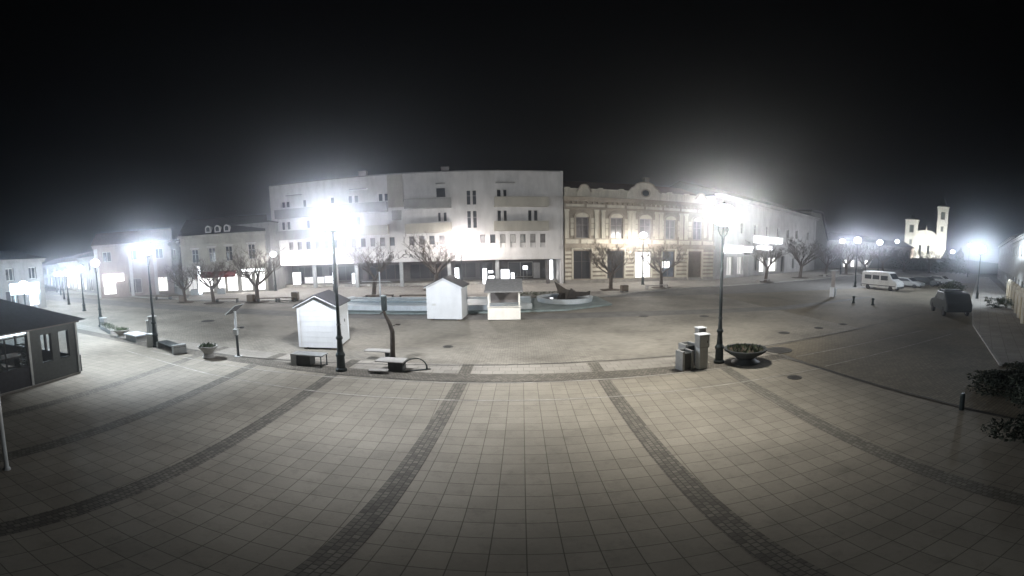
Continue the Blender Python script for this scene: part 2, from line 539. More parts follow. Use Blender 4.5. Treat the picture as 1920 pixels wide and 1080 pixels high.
# manhole covers and drain grates
MH = [((9.75, 13.35), 0.55, 'dark oval drain cover beside the bowl planter right of lamp'), ((7.98, 10.01), 0.24, 'small dark drain cover alone in the foreground slabs, right side'),
      ((12.11, 16.22), 0.3, 'round cover in the square, nearest of the row behind the planter'), ((14.54, 16.39), 0.26, 'round cover in the square, middle of the row going right'),
      ((16.52, 16.57), 0.26, 'round cover in the square, farthest right of the row'), ((10.6, 22.3), 0.3, 'round cover near the far slot right of centre'),
      ((7.1, 23.31), 0.3, 'round cover beside the far road line behind the cabinets'), ((-19.02, 19.59), 0.45, 'dark cover on the square behind the solar post'),
      ((-3.15, 16.65), 0.22, 'small dark cover in the setts in front of the second hut')]
for (x, y), r_, lb in MH:
    c = MB().lathe([(r_, 0), (r_, 0.012), (r_ * .93, 0.016)], 20)
    for q in range(5):
        c.box(-r_ * .6, r_ * .6, -r_ * .5 + q * r_ * .25 - 0.012, -r_ * .5 + q * r_ * .25 + 0.012, 0.016, 0.022)
    tag(c.build('manhole_cover', M['slot'], loc=(x, y, 0.006)), lb, 'manhole cover', 'covers set in the square')

# ---------------------------------------------------------------- street lamps
def lamp_light(parent, z, power, col=(0.86, 0.91, 1.0), radius=0.2, shade=None, profile='wide', glare=.12):
    ld = bpy.data.lights.new('lamp_light', 'POINT')
    ld.energy = power
    ld.color = col
    ld.shadow_soft_size = radius
    ld.use_nodes = True
    t = ld.node_tree
    em = t.nodes['Emission']
    # emission shaped by direction, dimmed along shade to darken corners like a vignette
    ge = t.nodes.new('ShaderNodeNewGeometry')
    sx = t.nodes.new('ShaderNodeSeparateXYZ')
    t.links.new(ge.outputs['Incoming'], sx.inputs[0])
    # profile over the sine of the angle below (-) or above (+) the lantern
    mr = t.nodes.new('ShaderNodeMapRange')
    mr.inputs[1].default_value = -1.0
    mr.inputs[2].default_value = 1.0
    t.links.new(sx.outputs['Z'], mr.inputs[0])
    PR = {'near': [(-1, .55), (-.85, 1.0), (-.72, 1.3), (-.62, .85), (-.52, .11), (-.38, .04), (-.26, .2), (-.14, 3.5 * glare), (.1, 4.0 * glare), (.3, 1.6 * glare), (.55, .4), (1, .1)],  # strong level lobe added to imitate lens bloom
          'north': [(-1, .55), (-.85, 1.0), (-.6, 1.35), (-.4, 1.5), (-.2, 1.3), (0, 1.2), (.25, 1.0), (.6, .3), (1, .1)],
          'wide': [(-1, 1.2), (-.6, 1.3), (-.2, 1.0), (0, .8), (.3, .6), (1, .1)],
          'wall': [(-1, 1.4), (-.6, 1.9), (-.2, 2.2), (.02, 1.0), (.2, .5), (.5, .35), (1, .1)]}

    def ramp(prf):
        rp = t.nodes.new('ShaderNodeValToRGB')
        el = rp.color_ramp.elements
        while len(el) < len(prf): el.new(0.5)
        for e, (p_, v_) in zip(el, prf):
            e.position = (p_ + 1) / 2
            e.color = (v_ / 5, v_ / 5, v_ / 5, 1)
        t.links.new(mr.outputs[0], rp.inputs[0])
        dbl = t.nodes.new('ShaderNodeMath')
        dbl.operation = 'MULTIPLY'
        dbl.inputs[1].default_value = 5.0
        t.links.new(rp.outputs[0], dbl.inputs[0])
        return dbl.outputs[0]
    out = ramp(PR[profile])
    if profile == 'near':     # dimmed towards the camera, so near ground falls off like lens vignetting
        o2 = ramp(PR['north'])
        my = t.nodes.new('ShaderNodeMapRange')
        my.interpolation_type = 'SMOOTHSTEP'
        my.inputs[1].default_value = -0.1
        my.inputs[2].default_value = 0.35
        t.links.new(sx.outputs['Y'], my.inputs[0])
        mf = t.nodes.new('ShaderNodeMix')
        t.links.new(my.outputs[0], mf.inputs[0])
        t.links.new(out, mf.inputs[2])
        t.links.new(o2, mf.inputs[3])
        out = mf.outputs[0]
    if shade:
        dp = t.nodes.new('ShaderNodeVectorMath')
        dp.operation = 'DOT_PRODUCT'
        dp.inputs[1].default_value = shade
        t.links.new(ge.outputs['Incoming'], dp.inputs[0])
        m2 = t.nodes.new('ShaderNodeMapRange')
        m2.interpolation_type = 'SMOOTHSTEP'
        m2.inputs[1].default_value = 0.15
        m2.inputs[2].default_value = 0.85
        m2.inputs[3].default_value = 1.0
        m2.inputs[4].default_value = 0.08
        t.links.new(dp.outputs['Value'], m2.inputs[0])
        mm = t.nodes.new('ShaderNodeMath')
        mm.operation = 'MULTIPLY'
        t.links.new(out, mm.inputs[0])
        t.links.new(m2.outputs[0], mm.inputs[1])
        out = mm.outputs[0]
    t.links.new(out, em.inputs['Strength'])
    lo = bpy.data.objects.new('lamp_light', ld)
    COL.objects.link(lo)
    lo.parent = parent
    lo.location = (0, 0, z)
    return lo


LG = 'cast iron lamp posts round the square'


def lamp_post(x, y, h, label, power=1.0, globe=0.24, shade=None, col=(0.86, 0.91, 1.0), thick=1.0, z0=0.0, light=True, gm='lamp', profile='wide', glare=.12):
    t = thing('street_lamp', label, 'street lamp', (x, y, z0), 0, LG)
    k = thick
    p = MB().lathe([(0.20 * k, 0), (0.20 * k, 0.10), (0.15 * k, 0.16), (0.14 * k, 0.62), (0.165 * k, 0.66), (0.165 * k, 0.74), (0.11 * k, 0.86), (0.085 * k, 1.35), (0.12 * k, 1.40), (0.12 * k, 1.46), (0.08 * k, 1.54),
                    (0.062 * k, 1.95), (0.085 * k, 1.99), (0.062 * k, 2.05), (0.048 * k, h - 1.0), (0.065 * k, h - .98), (0.04 * k, h - .9), (0.035 * k, h - 0.42)], 14)
    p.build('post', M['iron'], t, smooth=False)
    a = MB()
    for s in (-1, 1):
        a.tube([(0, 0, h - .95), (s * .12, 0, h - .8), (s * .2, 0, h - .6), (s * .16, 0, h - .44)], 0.014, 6)
    a.lathe([(0.05, h - .44), (0.17, h - .40), (0.17, h - .37), (0.05, h - .35)], 14)
    a.build('bracket', M['iron'], t)
    gl = MB().lathe([(globe * math.sin(math.pi * i / 10) + 0.001, h - globe * math.cos(math.pi * i / 10)) for i in range(11)], 18)
    gl.build('globe', G[gm], t, smooth=True, shadow=False)
    MB().lathe([(0.02, h + globe * .98), (0.10, h + globe * .99), (0.06, h + globe * 1.1), (0.012, h + globe * 1.25)], 12).build('finial', M['iron'], t)
    if light: lamp_light(t, h, LAMP_POWER * power, col, globe, shade, profile, glare)
    return t


lamp_post(-6.06, 12.45, 6.17, 'tall lit lamp post in front of the large white hut', globe=0.4, power=1.15, profile='near', col=(.93, .95, 1), shade=(-.8, -.58, -.2), glare=.85)
lamp_post(6.68, 12.71, 6.3, 'tall lit lamp post standing between cabinets and bowl planter', globe=0.46, power=1.2, shade=(0.78, -0.62, -0.2), glare=.85, profile='near', col=(1, .95, .86))
lamp_post(-15.59, 12.29, 5.7, 'lit lamp post beside the grey meter pillars on the left', globe=0.34, power=1.8, profile='near', col=(.84, .91, 1), shade=(.1, .97, -.2), glare=.2)
lamp_post(-24.01, 14.4, 5.2, 'lit lamp post farther left beyond the two low planters', globe=0.3, power=0.5, profile='near', col=(.85, .92, 1))
lamp_post(12.88, 42.8, 6.4, 'lit lamp post before the ornate cream house', globe=0.4, power=0.4, profile='wall', z0=0.1, col=(1, .95, .88))
lamp_post(36.26, 34.65, 6.8, 'bright lamp post standing left of the white van', globe=0.45, power=1.0)
lamp_post(37.9, 19.0, 6.2, 'bright lamp post at the edge of the right-hand pavement', globe=0.5, power=0.85, col=(.8, .9, 1), profile='near', glare=.65)
lamp_post(-6.1, 41.2, 6.0, 'lit lamp post under the balconies behind the middle hut', globe=0.36, power=.65, profile='wall', z0=0.1, col=(1, .93, .88))
lamp_post(-26.6, 38.9, 5.0, 'lit lamp post at the left corner of the white block', globe=0.4, power=.38, profile='wall', z0=0.1, col=(1, .96, .95))
lamp_post(-18.5, 37.6, 5.0, 'added unseen lamp post brightening the white wall left of bare tree', globe=0.25, power=.4, profile='wall', z0=0.1, col=(.95, .95, 1))  # added lamp, itself unseen, to brighten the white block's lower wall
lamp_post(-40.0, 37.6, 4.7, 'small lit lamp post beside the pinkish house', globe=0.35, power=0.35)
lamp_post(-41.5, 33.0, 4.5, 'low lit lamp before the lit arcade on left', globe=0.3, power=0.3)
lamp_post(52.5, 54.0, 7.4, 'distant lamp post behind the trees, left of the bright one', globe=0.5, power=0.5)
lamp_post(60.0, 51.5, 7.6, 'distant lamp post behind the trees above the white van', globe=0.6, power=0.5)
lamp_post(90.0, 71.0, 9.4, 'remote lamp post just left of the floodlit church', globe=0.6, power=0.4)
lamp_post(95.0, 56.0, 6.9, 'remote lamp post right below the floodlit church', globe=0.6, power=0.4)
lamp_post(82.0, 44.0, 8.6, 'remote lamp post left of the bright pavement lamp', globe=0.45, power=0.3)
for i, (x, y, h, s) in enumerate([(-34.0, 18.7, 4.75, 'nearest'), (-42.0, 21.2, 4.3, 'second'), (-50.0, 24.6, 4.1, 'third'), (-58, 28.0, 4.0, 'fourth'), (-66, 31.2, 3.9, 'farthest')]):
    lamp_post(x, y, h, f'white lamp in the left side street, {s} of the receding row', globe=0.36, power=0.5, col=(.82, .9, 1), gm='lampc')

# ---------------------------------------------------------------- huts
def hut(loc, rz, wd, dp, h, rise, label, side_over=0.12, mt=None, sash=True):
    t = thing('market_hut', label, 'market hut', (*loc, 0.0), rz, 'white market huts')
    wm = mt or M['white']
    b = MB()
    zf = 0.12
    b.prism([(0, zf), (wd, zf), (wd, h), (wd / 2, h + rise), (0, h)], 0, dp)
    b.build('wall', wm, t)
    for x in (0.15, wd - 0.3):
        MB().box(x, x + .15, 0.1, dp - .1, 0, zf - .002).build('skid', M['wood'], t)
    for x0 in (-0.02, wd - 0.06):
        MB().box(x0, x0 + .08, -0.02, 0.06, zf + .02, h + (.0)).build('corner_board', wm, t)
        MB().box(x0, x0 + .08, dp - .06, dp + .02, zf + .02, h).build('corner_board', wm, t)
    tr = MB()
    for k in range(1, 8):   # grooves of the side cladding
        z = zf + (h - zf) * k / 8
        tr.box(wd, wd + .006, .06, dp - .06, z - .006, z + .006)
        tr.box(.06, wd - .06, -.006, 0, z - .006, z + .006)
    tr.build('cladding', wm, t)
    ov, e = 0.14, 0.14
    sl = rise / (wd / 2)
    r = MB()
    for s in (0, 1):
        X = lambda x: x if s == 0 else wd - x
        pr_ = [(X(-e), h - sl * e + .01), (X(wd / 2), h + rise + .01), (X(wd / 2), h + rise + .07), (X(-e), h - sl * e + .07)]
        r.prism(pr_ if s == 0 else pr_[::-1], -ov, dp + ov)
    r.build('roof', M['roofdark'], t)
    tg = MB()
    for s in (0, 1):
        X = lambda x: x if s == 0 else wd - x
        pr_ = [(X(-e), h - sl * e - .035), (X(wd / 2), h + rise - .035), (X(wd / 2), h + rise + .0), (X(-e), h - sl * e + .0)]
        tg.prism(pr_ if s == 0 else pr_[::-1], -ov - .02, -ov + .02)
    tg.build('bargeboard', wm, t)
    return t


t1 = hut((-9.18, 14.92), math.atan2(.3, 1.68), 1.72, 1.92, 2.32, 0.5, 'largest-looking white hut, behind the left tall lamp post')
MB().box(1.722, 1.74, 1.2, 1.27, 1.25, 1.4).build('handle', M['darkpl'], t1)
MB().box(0.10, 0.115, -.012, -.002, .2, 2.25).build('shutter_edge', M['frame'], t1)
t2 = hut((-5.48, 23.0), -0.05, 2.02, 1.8, 2.38, 0.58, 'middle white hut with steep dark roof before the long pool')
MB().box(0.28, 0.52, -.02, -.003, 1.05, 1.2).build('notice', M['lsteel'], t2)
# open stall
st = thing('market_stall', 'open white stall with grey slanting roof and closed counter', 'market stall', (-1.98, 22.9, 0), 0.03)
b = MB()
W0, D0 = 1.84, 1.6
b.box(0, W0, 0, .05, 0.08, .95).box(0, .05, .05, D0, 0.08, .95).box(W0 - .05, W0, .05, D0, 0.08, .95)
b.build('counter_wall', M['whitewood'], st)
MB().box(-.04, W0 + .04, -.12, .16, .951, .99).build('counter_top', M['whitewood'], st)
for x in (0.01, W0 - .09):
    for y in (0.02, D0 - .1):
        MB().box(x, x + .08, y, y + .08, .992, 2.0 if y < 1 else 2.4).build('post', M['whitewood'], st)
MB().box(.1, W0 - .1, D0 - .05, D0 - .02, 1.0, 1.75).build('back_panel', M['glass2'], st)
MB().box(-.02, W0 + .02, -.02, .03, 1.93, 2.03).build('front_beam', M['whitewood'], st)
r = MB()
r.v += [(-.15, -.3, 1.98), (W0 + .15, -.3, 1.98), (W0 + .15, D0 + .25, 2.62), (-.15, D0 + .25, 2.62), (-.15, -.3, 2.06), (W0 + .15, -.3, 2.06), (W0 + .15, D0 + .25, 2.70), (-.15, D0 + .25, 2.70)]
r.f += [(3, 2, 1, 0), (4, 5, 6, 7), (0, 1, 5, 4), (1, 2, 6, 5), (2, 3, 7, 6), (3, 0, 4, 7)]
r.build('roof', M['roofgrey'], st)

# ---------------------------------------------------------------- planters, bins, cabinets, benches
def planter(loc, r, h, label, squash=1.0, plants=26, seed=1):
    t = thing('bowl_planter', label, 'planter', loc, 0.3, 'concrete bowl planters along the square')
    p = [(r * .62, 0), (r * .66, h * .06), (r * .55, h * .14), (r * .42, h * .32), (r * .5, h * .45), (r * .78, h * .68), (r * .96, h * .86), (r, h * .93), (r, h), (r * .88, h), (r * .85, h * .88), (0.01, h * .87)]
    MB().lathe(p, 24).build('bowl', M['darkpl'] if r > .6 else M['concrete'], t)
    rng = random.Random(seed)
    g_ = MB()
    for i in range(plants * 6):
        a, q = rng.random() * 6.28, math.sqrt(rng.random()) * r * .84
        x, y = q * math.cos(a), q * math.sin(a)
        hh = rng.uniform(.04, .16) * (1 + .5 * (1 - q / r))
        b_ = rng.random() * 6.28
        dx, dy = math.cos(b_) * .035, math.sin(b_) * .035
        lx, ly = rng.uniform(-.06, .06), rng.uniform(-.06, .06)
        g_.poly([(x - dx, y - dy, h * .87), (x + dx, y + dy, h * .87), (x + lx + dx * .6, y + ly + dy * .6, h * .87 + hh), (x + lx * 1.3, y + ly * 1.3, h * .87 + hh * 1.2)])
    g_.build('plants', M['plant'], t)
    MB().lathe([(r * .84, h * .86), (r * .84, h * .89)], 20).build('soil', M['soil'], t)
    return t


planter((7.55, 12.35), 0.78, 0.66, 'big dark bowl planter just right of the tall lamp post', seed=2)
planter((-11.84, 12.05), 0.42, 0.62, 'grey bowl planter on the slabs left of solar post', seed=3)
planter((-19.3, 12.85), 0.5, 0.55, 'grey bowl planter beside the white slab bench', seed=4)


def bin_(loc, rz, label, w=.34, d=.3, h=.82):
    t = thing('litter_bin', label, 'litter bin', loc, rz, 'square litter bins')
    MB().box(-w / 2, -w / 2 + .09, -d / 2, d / 2, 0, h, bev=.012).box(w / 2 - .09, w / 2, -d / 2, d / 2, 0, h, bev=.012).build('side_panel', M['steel'], t)
    b = MB().box(-w / 2 + .092, w / 2 - .092, -d / 2 + .03, d / 2 - .03, .05, h - .1)
    b.build('liner', M['darkpl'], t)
    MB().box(-w / 2 + .092, w / 2 - .092, d / 2 - .028, d / 2, .1, h, bev=.008).build('back_panel', M['steel'], t)
    return t


bin_((5.22, 12.4), 0.25, 'grey litter bin with open dark front, left of the cabinets', .46, .4, .82)
bin_((5.62, 13.1), 0.25, 'low grey litter bin behind the tall power cabinet', .5, .42, .9)
t = thing('power_cabinet', 'tall grey power cabinet with pale lid by the litter bin', 'power cabinet', (5.8, 12.3), 0.12)
t.scale = (.95, .95, .9)
MB().box(-.17, .17, -.14, .14, 0, 1.02, bev=.012).build('plinth', M['lsteel'], t)
MB().box(-.2, .2, -.17, .17, 1.022, 1.6, bev=.015).build('box', M['steel'], t)
MB().box(-.23, .23, -.2, .2, 1.602, 1.66, bev=.02).build('lid', M['white'], t)
MB().box(-.145, .145, -.146, -.141, .12, .95).box(-.17, .17, -.176, -.171, 1.07, 1.56).build('door', M['lsteel'], t)
MB().box(.1, .125, -.195, -.177, 1.25, 1.36).build('handle', M['darkpl'], t)
t = thing('post_cabinet', 'grey cabinet standing between the bin and the power cabinet', 'power cabinet', (5.95, 12.78), 0.12)
t.scale = (.85, .85, .93)
MB().box(-.16, .16, -.16, .16, 0, 1.72, bev=.015).build('box', M['steel'], t)
MB().box(-.19, .19, -.19, .19, 1.722, 1.77, bev=.015).build('lid', M['white'], t)
# small far bins
for (x, y, h, lb) in [(-22.88, 29.36, .85, 'dark square bin beside the second bare tree on the left'), (-19.3, 31.2, .95, 'dark square bin at the right end of the far benches'),
                      (9.1, 36.0, .75, 'brown square bin beside the bare tree before the ornate house'), (-30.04, 27.61, .8, 'grey bin at foot of the leftmost bare tree')]:
    t = thing('litter_bin', lb, 'litter bin', (x, y, 0.1 if y > 33 else 0), .2, 'square litter bins')
    MB().box(-.3, .3, -.25, .25, .12, h, bev=.02).build('body', M['wood'], t)
    MB().box(-.3, -.2, -.25, .25, 0, .118).build('foot', M['darkpl'], t)
    MB().box(.2, .3, -.25, .25, 0, .118).build('foot', M['darkpl'], t)
    MB().box(-.22, .22, -.18, .18, h + .002, h + .02).build('opening', M['darkpl'], t)

for i, (x, y, r_, lb) in enumerate([(-16.0, 12.55, 1.72, 'tall grey meter pillar hugging the left lamp post'), (-16.45, 12.75, 1.4, 'paler grey meter pillar left of the tall one'), (-15.75, 12.15, .75, 'short pale meter pillar in front of the tall one')]):
    t = thing('meter_pillar', lb, 'meter pillar', (x, y), .3, 'meter pillars at the left lamp')
    MB().box(-.16, .16, -.13, .13, 0, r_, bev=.012).build('box', M['steel'] if i == 0 else M['lsteel'], t)
    MB().box(-.19, .19, -.16, .16, r_ + .002, r_ + .05, bev=.015).build('lid', M['lsteel'], t)
    MB().box(-.12, .12, -.137, -.131, r_ * .35, r_ * .9).build('door', M['lsteel'], t)
t = thing('meter_pillar', 'short grey meter pillar at the foot of the far-left lamp', 'meter pillar', (-23.2, 14.1), .3, 'meter pillars at the left lamp')
MB().box(-.2, .2, -.15, .15, 0, .8, bev=.012).build('box', M['steel'], t)
MB().box(-.22, .22, -.17, .17, .802, .84, bev=.015).build('lid', M['lsteel'], t)


def bench(loc, rz, L, label, top='wood', h=.46, d=.5, leg=.08, grp='low benches'):
    t = thing('bench', label, 'bench', loc, rz, grp)
    for k in range(4):
        MB().box(-L / 2, L / 2, -d / 2 + k * d / 4 + .008, -d / 2 + (k + 1) * d / 4 - .008, h - .07, h, bev=.008).build('seat_plank', M[top], t)
    for x in (-L / 2 + .02, L / 2 - .02 - leg):
        MB().box(x, x + leg, -d / 2 + .02, d / 2 - .02, 0, h - .072, bev=.008).build('leg', M['darkpl'] if top == 'wood' else M['concrete'], t)
    return t


bench((-25.2, 28.75, 0), .35, 2.1, 'dark low bench between the two leftmost bare trees')
bench((-21.3, 29.95, 0), .35, 2.0, 'dark low bench right of the second bare tree')
bench((-19.9, 30.6, 0), .3, 1.9, 'dark low bench beside the far bin, right of the pair')
bench((-12.0, 33.0, 0), .1, 2.4, 'dark low bench behind the left end of the pool')
bench((-8.9, 33.0, 0), .1, 2.5, 'dark low bench behind the middle hut')
bench((-1.4, 33.1, 0), .1, 2.5, 'dark low bench seen through the open stall')
bench((12.9, 38.1, .1), .25, 2.4, 'low bench under the bare tree before the ornate house', top='concrete')
bench((-33.5, 30.2, 0), .5, 2.2, 'low dark bench behind the left lamp post')
bench((-34.6, 29.0, 0), .5, 1.8, 'second low dark bench, closer, behind the left lamp post')
bench((28.0, 42.3, .1), .45, 2.6, 'low bench left of the bare tree by white shop', top='concrete')
bench((46.0, 50.5, .1), .5, 2.6, 'low bench beside the spreading tree far right', top='concrete')
# foreground benches
t = thing('bench', 'grey steel bench with closed box end beside the large hut', 'bench', (-7.45, 12.75), .04, 'low benches')
MB().box(-.66, .62, -.27, .27, .50, .56, bev=.01).build('seat', M['steel'], t)
MB().box(-.66, -.44, -.25, .25, 0, .498, bev=.008).build('side_panel', M['steel'], t)
MB().box(-.438, .1, -.2, .22, .02, .498).build('box', M['darkpl'], t)
for x in (.56,):
    MB().tube([(x, -.24, 0), (x, -.24, .498)], .022).tube([(x, .24, 0), (x, .24, .498)], .022).tube([(x, -.24, .08), (x, .24, .08)], .015).tube([(x - .4, -.22, .1), (x, -.22, .1)], .012).build('leg', M['iron'], t)
t = thing('bench', 'dark slatted bench with raised end at foot of the left lamp', 'bench', (-14.3, 12.15), -.28, 'low benches')
for q in range(5):
    MB().box(-.95, .95, -.3 + q * .12, -.2 + q * .12, .36, .40, bev=.006).build('seat_plank', M['darkpl'], t)
for x in (-.95, .77):
    MB().box(x, x + .18, -.32, .32, 0, .356 if x < 0 else .5, bev=.01).build('side_panel', M['steel'], t)
MB().box(-.77, .77, .05, .1, .06, .3).build('stretcher', M['darkpl'], t)
t = thing('bench', 'pale stone slab bench between the small planter and meter pillars', 'bench', (-17.75, 12.75), -.1, 'low benches')
MB().box(-.62, .62, -.42, .42, .38, .47, bev=.015).build('seat', M['white'], t)
MB().box(-.55, .55, -.34, .34, 0, .378, bev=.01).build('base', M['concrete'], t)
t = thing('hedge_box', 'long dark planted trough between far-left lamp and small planter', 'planter', (-21.7, 13.55), -.32)
MB().box(-1.3, 1.3, -.25, .25, 0, .3, bev=.02).build('trough', M['concrete'], t)
rng = random.Random(5)
g_ = MB()
for i in range(500):
    x, y, z = rng.uniform(-1.28, 1.28), rng.uniform(-.28, .28), rng.uniform(.29, .52)
    a, s_ = rng.random() * 6.28, rng.uniform(.03, .07)
    g_.poly([(x, y, z), (x + s_ * math.cos(a), y + s_ * math.sin(a), z + .02), (x + s_ * math.cos(a + 1), y + s_ * math.sin(a + 1), z + .06)])
g_.build('foliage', M['plant'], t)

# solar lamp post
t = thing('solar_post', 'slim post with tilted solar panel, left of the large hut', 'solar post', (-10.86, 12.8), .1)
MB().lathe([(.09, 0), (.09, .03), (.055, .05), (.055, 1.1)], 12).build('lower_post', M['darkpl'], t)
MB().lathe([(.05, 1.102), (.05, 2.3)], 12).build('upper_post', M['white'], t)
MB().lathe([(.16, 0.004), (.16, .028)], 16).build('base_plate', M['lsteel'], t)
MB().box(-.09, .09, -.1, .05, 1.14, 1.42, bev=.01).build('control_box', M['lsteel'], t)
MB().tube([(.05, 0, 1.5), (.28, 0, 1.5)], .018).box(.22, .36, -.05, .05, 1.46, 1.55, bev=.01).build('side_arm', M['darkpl'], t)
pn = MB()
a_ = math.radians(42)
for z0, m_ in ((0, 0),):
    c_, s_ = math.cos(a_), math.sin(a_)
    def RP(u, v, n_): return (u * c_ - n_ * s_, v, 2.38 + u * s_ + n_ * c_)
    n0 = len(pn.v)
    pn.v += [RP(-.34, -.3, 0), RP(.34, -.3, 0), RP(.34, .3, 0), RP(-.34, .3, 0), RP(-.34, -.3, .04), RP(.34, -.3, .04), RP(.34, .3, .04), RP(-.34, .3, .04)]
    pn.f += [(3, 2, 1, 0), (4, 5, 6, 7), (0, 1, 5, 4), (1, 2, 6, 5), (2, 3, 7, 6), (3, 0, 4, 7)]
pn.build('solar_panel', M['solar'], t)
MB().tube([RP(-.35, -.31, .02), RP(.35, -.31, .02), RP(.35, .31, .02), RP(-.35, .31, .02), RP(-.35, -.31, .02)], .016, 6).build('panel_frame', M['lsteel'], t)

# bent post sculpture with its slab seats and hoop
t = thing('bent_post', 'dark bent post with hanging panel above the slab seats', 'post', (-4.72, 14.0), 0)
MB().tube([(0.02, 0, 0), (0.02, 0, .5), (.04, 0, 1.0), (.05, 0, 1.4), (-.04, 0, 1.75), (-.16, 0, 2.05), (-.24, 0, 2.3), (-.24, 0, 2.6)], [.10, .095, .09, .085, .075, .065, .05, .04], 10).build('stem', M['bronze'], t, smooth=True)
MB().box(-.31, -.12, -.05, .05, 2.32, 3.0, bev=.03).build('panel', M['iron'], t)
MB().tube([(.0, 0, 1.62), (.22, 0, 1.72)], .02).box(.2, .36, -.05, .05, 1.69, 1.76, bev=.01).build('arm', M['bronze'], t)
MB().tube([(-.24, 0, 2.28), (-.38, 0, 2.18)], .03).build('stub', M['bronze'], t)
t = thing('slab_seat', 'thin cantilevered slab seat left of the bent post', 'seat', (-5.3, 14.25), -.05, 'thin slab seats round the bent post')
MB().box(-.55, .5, -.22, .22, .40, .45, bev=.012).build('seat', M['concrete'], t)
MB().box(.28, .42, -.15, .15, 0, .398).build('leg', M['iron'], t)
t = thing('slab_seat', 'low slab seat with dark box under, by the hoop', 'seat', (-4.35, 12.95), -.02, 'thin slab seats round the bent post')
MB().box(-.55, .45, -.3, .3, .42, .47, bev=.012).build('seat', M['concrete'], t)
MB().box(-.12, .38, -.2, .22, 0, .418, bev=.01).build('box', M['darkpl'], t)
MB().box(-.48, -.34, -.1, .1, .38, .418).build('bracket', M['iron'], t)
t = thing('slab_seat', 'small slab seat nearest the lamp foot, below the bent post', 'seat', (-4.75, 12.5), .1, 'thin slab seats round the bent post')
MB().box(-.3, .35, -.14, .14, .10, .15, bev=.01).build('seat', M['concrete'], t)
MB().box(-.1, .1, -.08, .08, 0, .098).build('leg', M['iron'], t)
t = thing('bicycle_hoop', 'round dark metal hoop on the ground right of slab seats', 'bicycle rack', (-3.62, 13.0), .5)
MB().tube([(.42 * math.cos(k * math.pi / 12), 0, .12 + .42 * math.sin(k * math.pi / 12)) for k in range(-1, 14)], .022, 8).tube([(-.44, 0, 0), (-.42, 0, .2)], .022).tube([(.44, 0, 0), (.42, 0, .2)], .022).build('hoop', M['iron'], t)
MB().box(-.55, .55, -.05, .05, 0.01, .03).build('foot_bar', M['iron'], t)
t = thing('white_post', 'thin white post standing behind the long pool', 'post', (-11.2, 31.0, 0), 0)
MB().lathe([(.12, 0), (.12, .05), (.06, .1), (.055, 2.9), (.02, 2.95)], 10).build('post', M['white'], t)
MB().box(-1.5, .9, -.04, .04, 2.0, 2.05).build('cross_bar', M['lsteel'], t)

# near left white pipe and service post on the right
t = thing('white_pipe', 'white upright pipe at the left picture edge', 'post', (-7.45, 2.07), 0)
MB().lathe([(.07, 0), (.07, .05), (.045, .08), (.045, 2.1), (.05, 2.12), (.05, 2.16), (.01, 2.18)], 14).build('pipe', M['lsteel'], t, smooth=False)
t = thing('service_pillar', 'grey service pillar with white boxes on the right of square', 'service pillar', (25.53, 27.11), .6)
MB().box(-.16, .16, -.16, .16, 0, 2.9, bev=.02).build('pillar', M['shutter'], t)
MB().box(-.62, -.28, -.2, .15, .15, 1.15, bev=.02).box(.28, .55, -.2, .15, .15, 1.0, bev=.02).build('box', M['white'], t)
MB().box(-.5, .5, -.3, .3, 2.902, 3.0, bev=.02).build('cap', M['lsteel'], t)
for (x, y, lb) in [(24.45, 23.43, 'low dark bollard with stone foot right of the service pillar'), (24.88, 21.69, 'dark bollard standing alone in front of the white van')]:
    t = thing('bollard', lb, 'bollard', (x, y), 0, 'dark bollards on the right')
    MB().lathe([(.16, 0), (.16, .06), (.09, .12), (.09, .5), (.13, .55), (.13, .62), (.04, .7)], 12).build('bollard_body', M['iron'], t)
t = thing('stump_bollard', 'dark short post at right end of the foreground slabs', 'bollard', (9.35, 4.85), 0, 'dark bollards on the right')
MB().lathe([(.07, 0), (.07, .55), (.05, .6)], 10).build('bollard_body', M['iron'], t)

# ---------------------------------------------------------------- long pool with fountain basin
pp = thing('fountain_pool', 'long pale blue stepped pool across the middle of square', 'pool', (0, 0, 0), 0)
MB().slab([(-14.5, 24.9), (-7, 25.1), (2.8, 26.3), (6.3, 28.4), (6.0, 33.2), (-14.5, 32.6)], 0.0, .12).build('step', M['teal'], pp)
b = MB()
b.slab([(-13.6, 25.9), (-7, 26.0), (.6, 26.8), (.6, 27.15), (-7, 26.35), (-13.6, 26.25)], .124, .52)
b.slab([(-13.6, 31.2), (.6, 31.6), (.6, 31.9), (-13.6, 31.5)], .124, .42)
b.slab([(-13.95, 25.9), (-13.62, 25.9), (-13.62, 31.5), (-13.95, 31.5)], .124, .5)
b.build('rim_wall', M['poolw'], pp)
MB().slab([(-13.6, 26.27), (-7, 26.37), (.6, 27.17), (.6, 31.58), (-13.6, 31.18)], .124, .3).build('basin_floor', M['pool'], pp)
MB().slab([(-13.3, 29.0), (-6, 29.3), (-6, 29.8), (-13.3, 29.5)], .304, .42).build('inner_step', M['pool'], pp)
fb = thing('fountain_basin', 'round white basin at the right end of the long pool', 'fountain', (3.15, 30.6, .12), 0)
MB().lathe([(2.05, 0), (2.12, .40), (1.85, .40), (1.8, .2), (.01, .2)], 40).build('basin', M['poolw'], fb)
MB().lathe([(1.79, .21), (1.79, .25)], 32).build('water', M['water'], fb)
sc = thing('spiky_sculpture', 'dark spiky metal sculpture rising from the round basin', 'sculpture', (3.15, 30.6, .37), 0)
def fin(pts, th, name):
    n_ = MB()
    n_.prism(pts, -th, th)
    return n_.build(name, M['bronze'], sc)
fin([(-.35, 0), (.9, 0), (.75, .35), (.35, .75), (.12, .8), (-.2, 1.05), (-.8, 1.55), (-.72, 1.3)], .16, 'tall_fin')
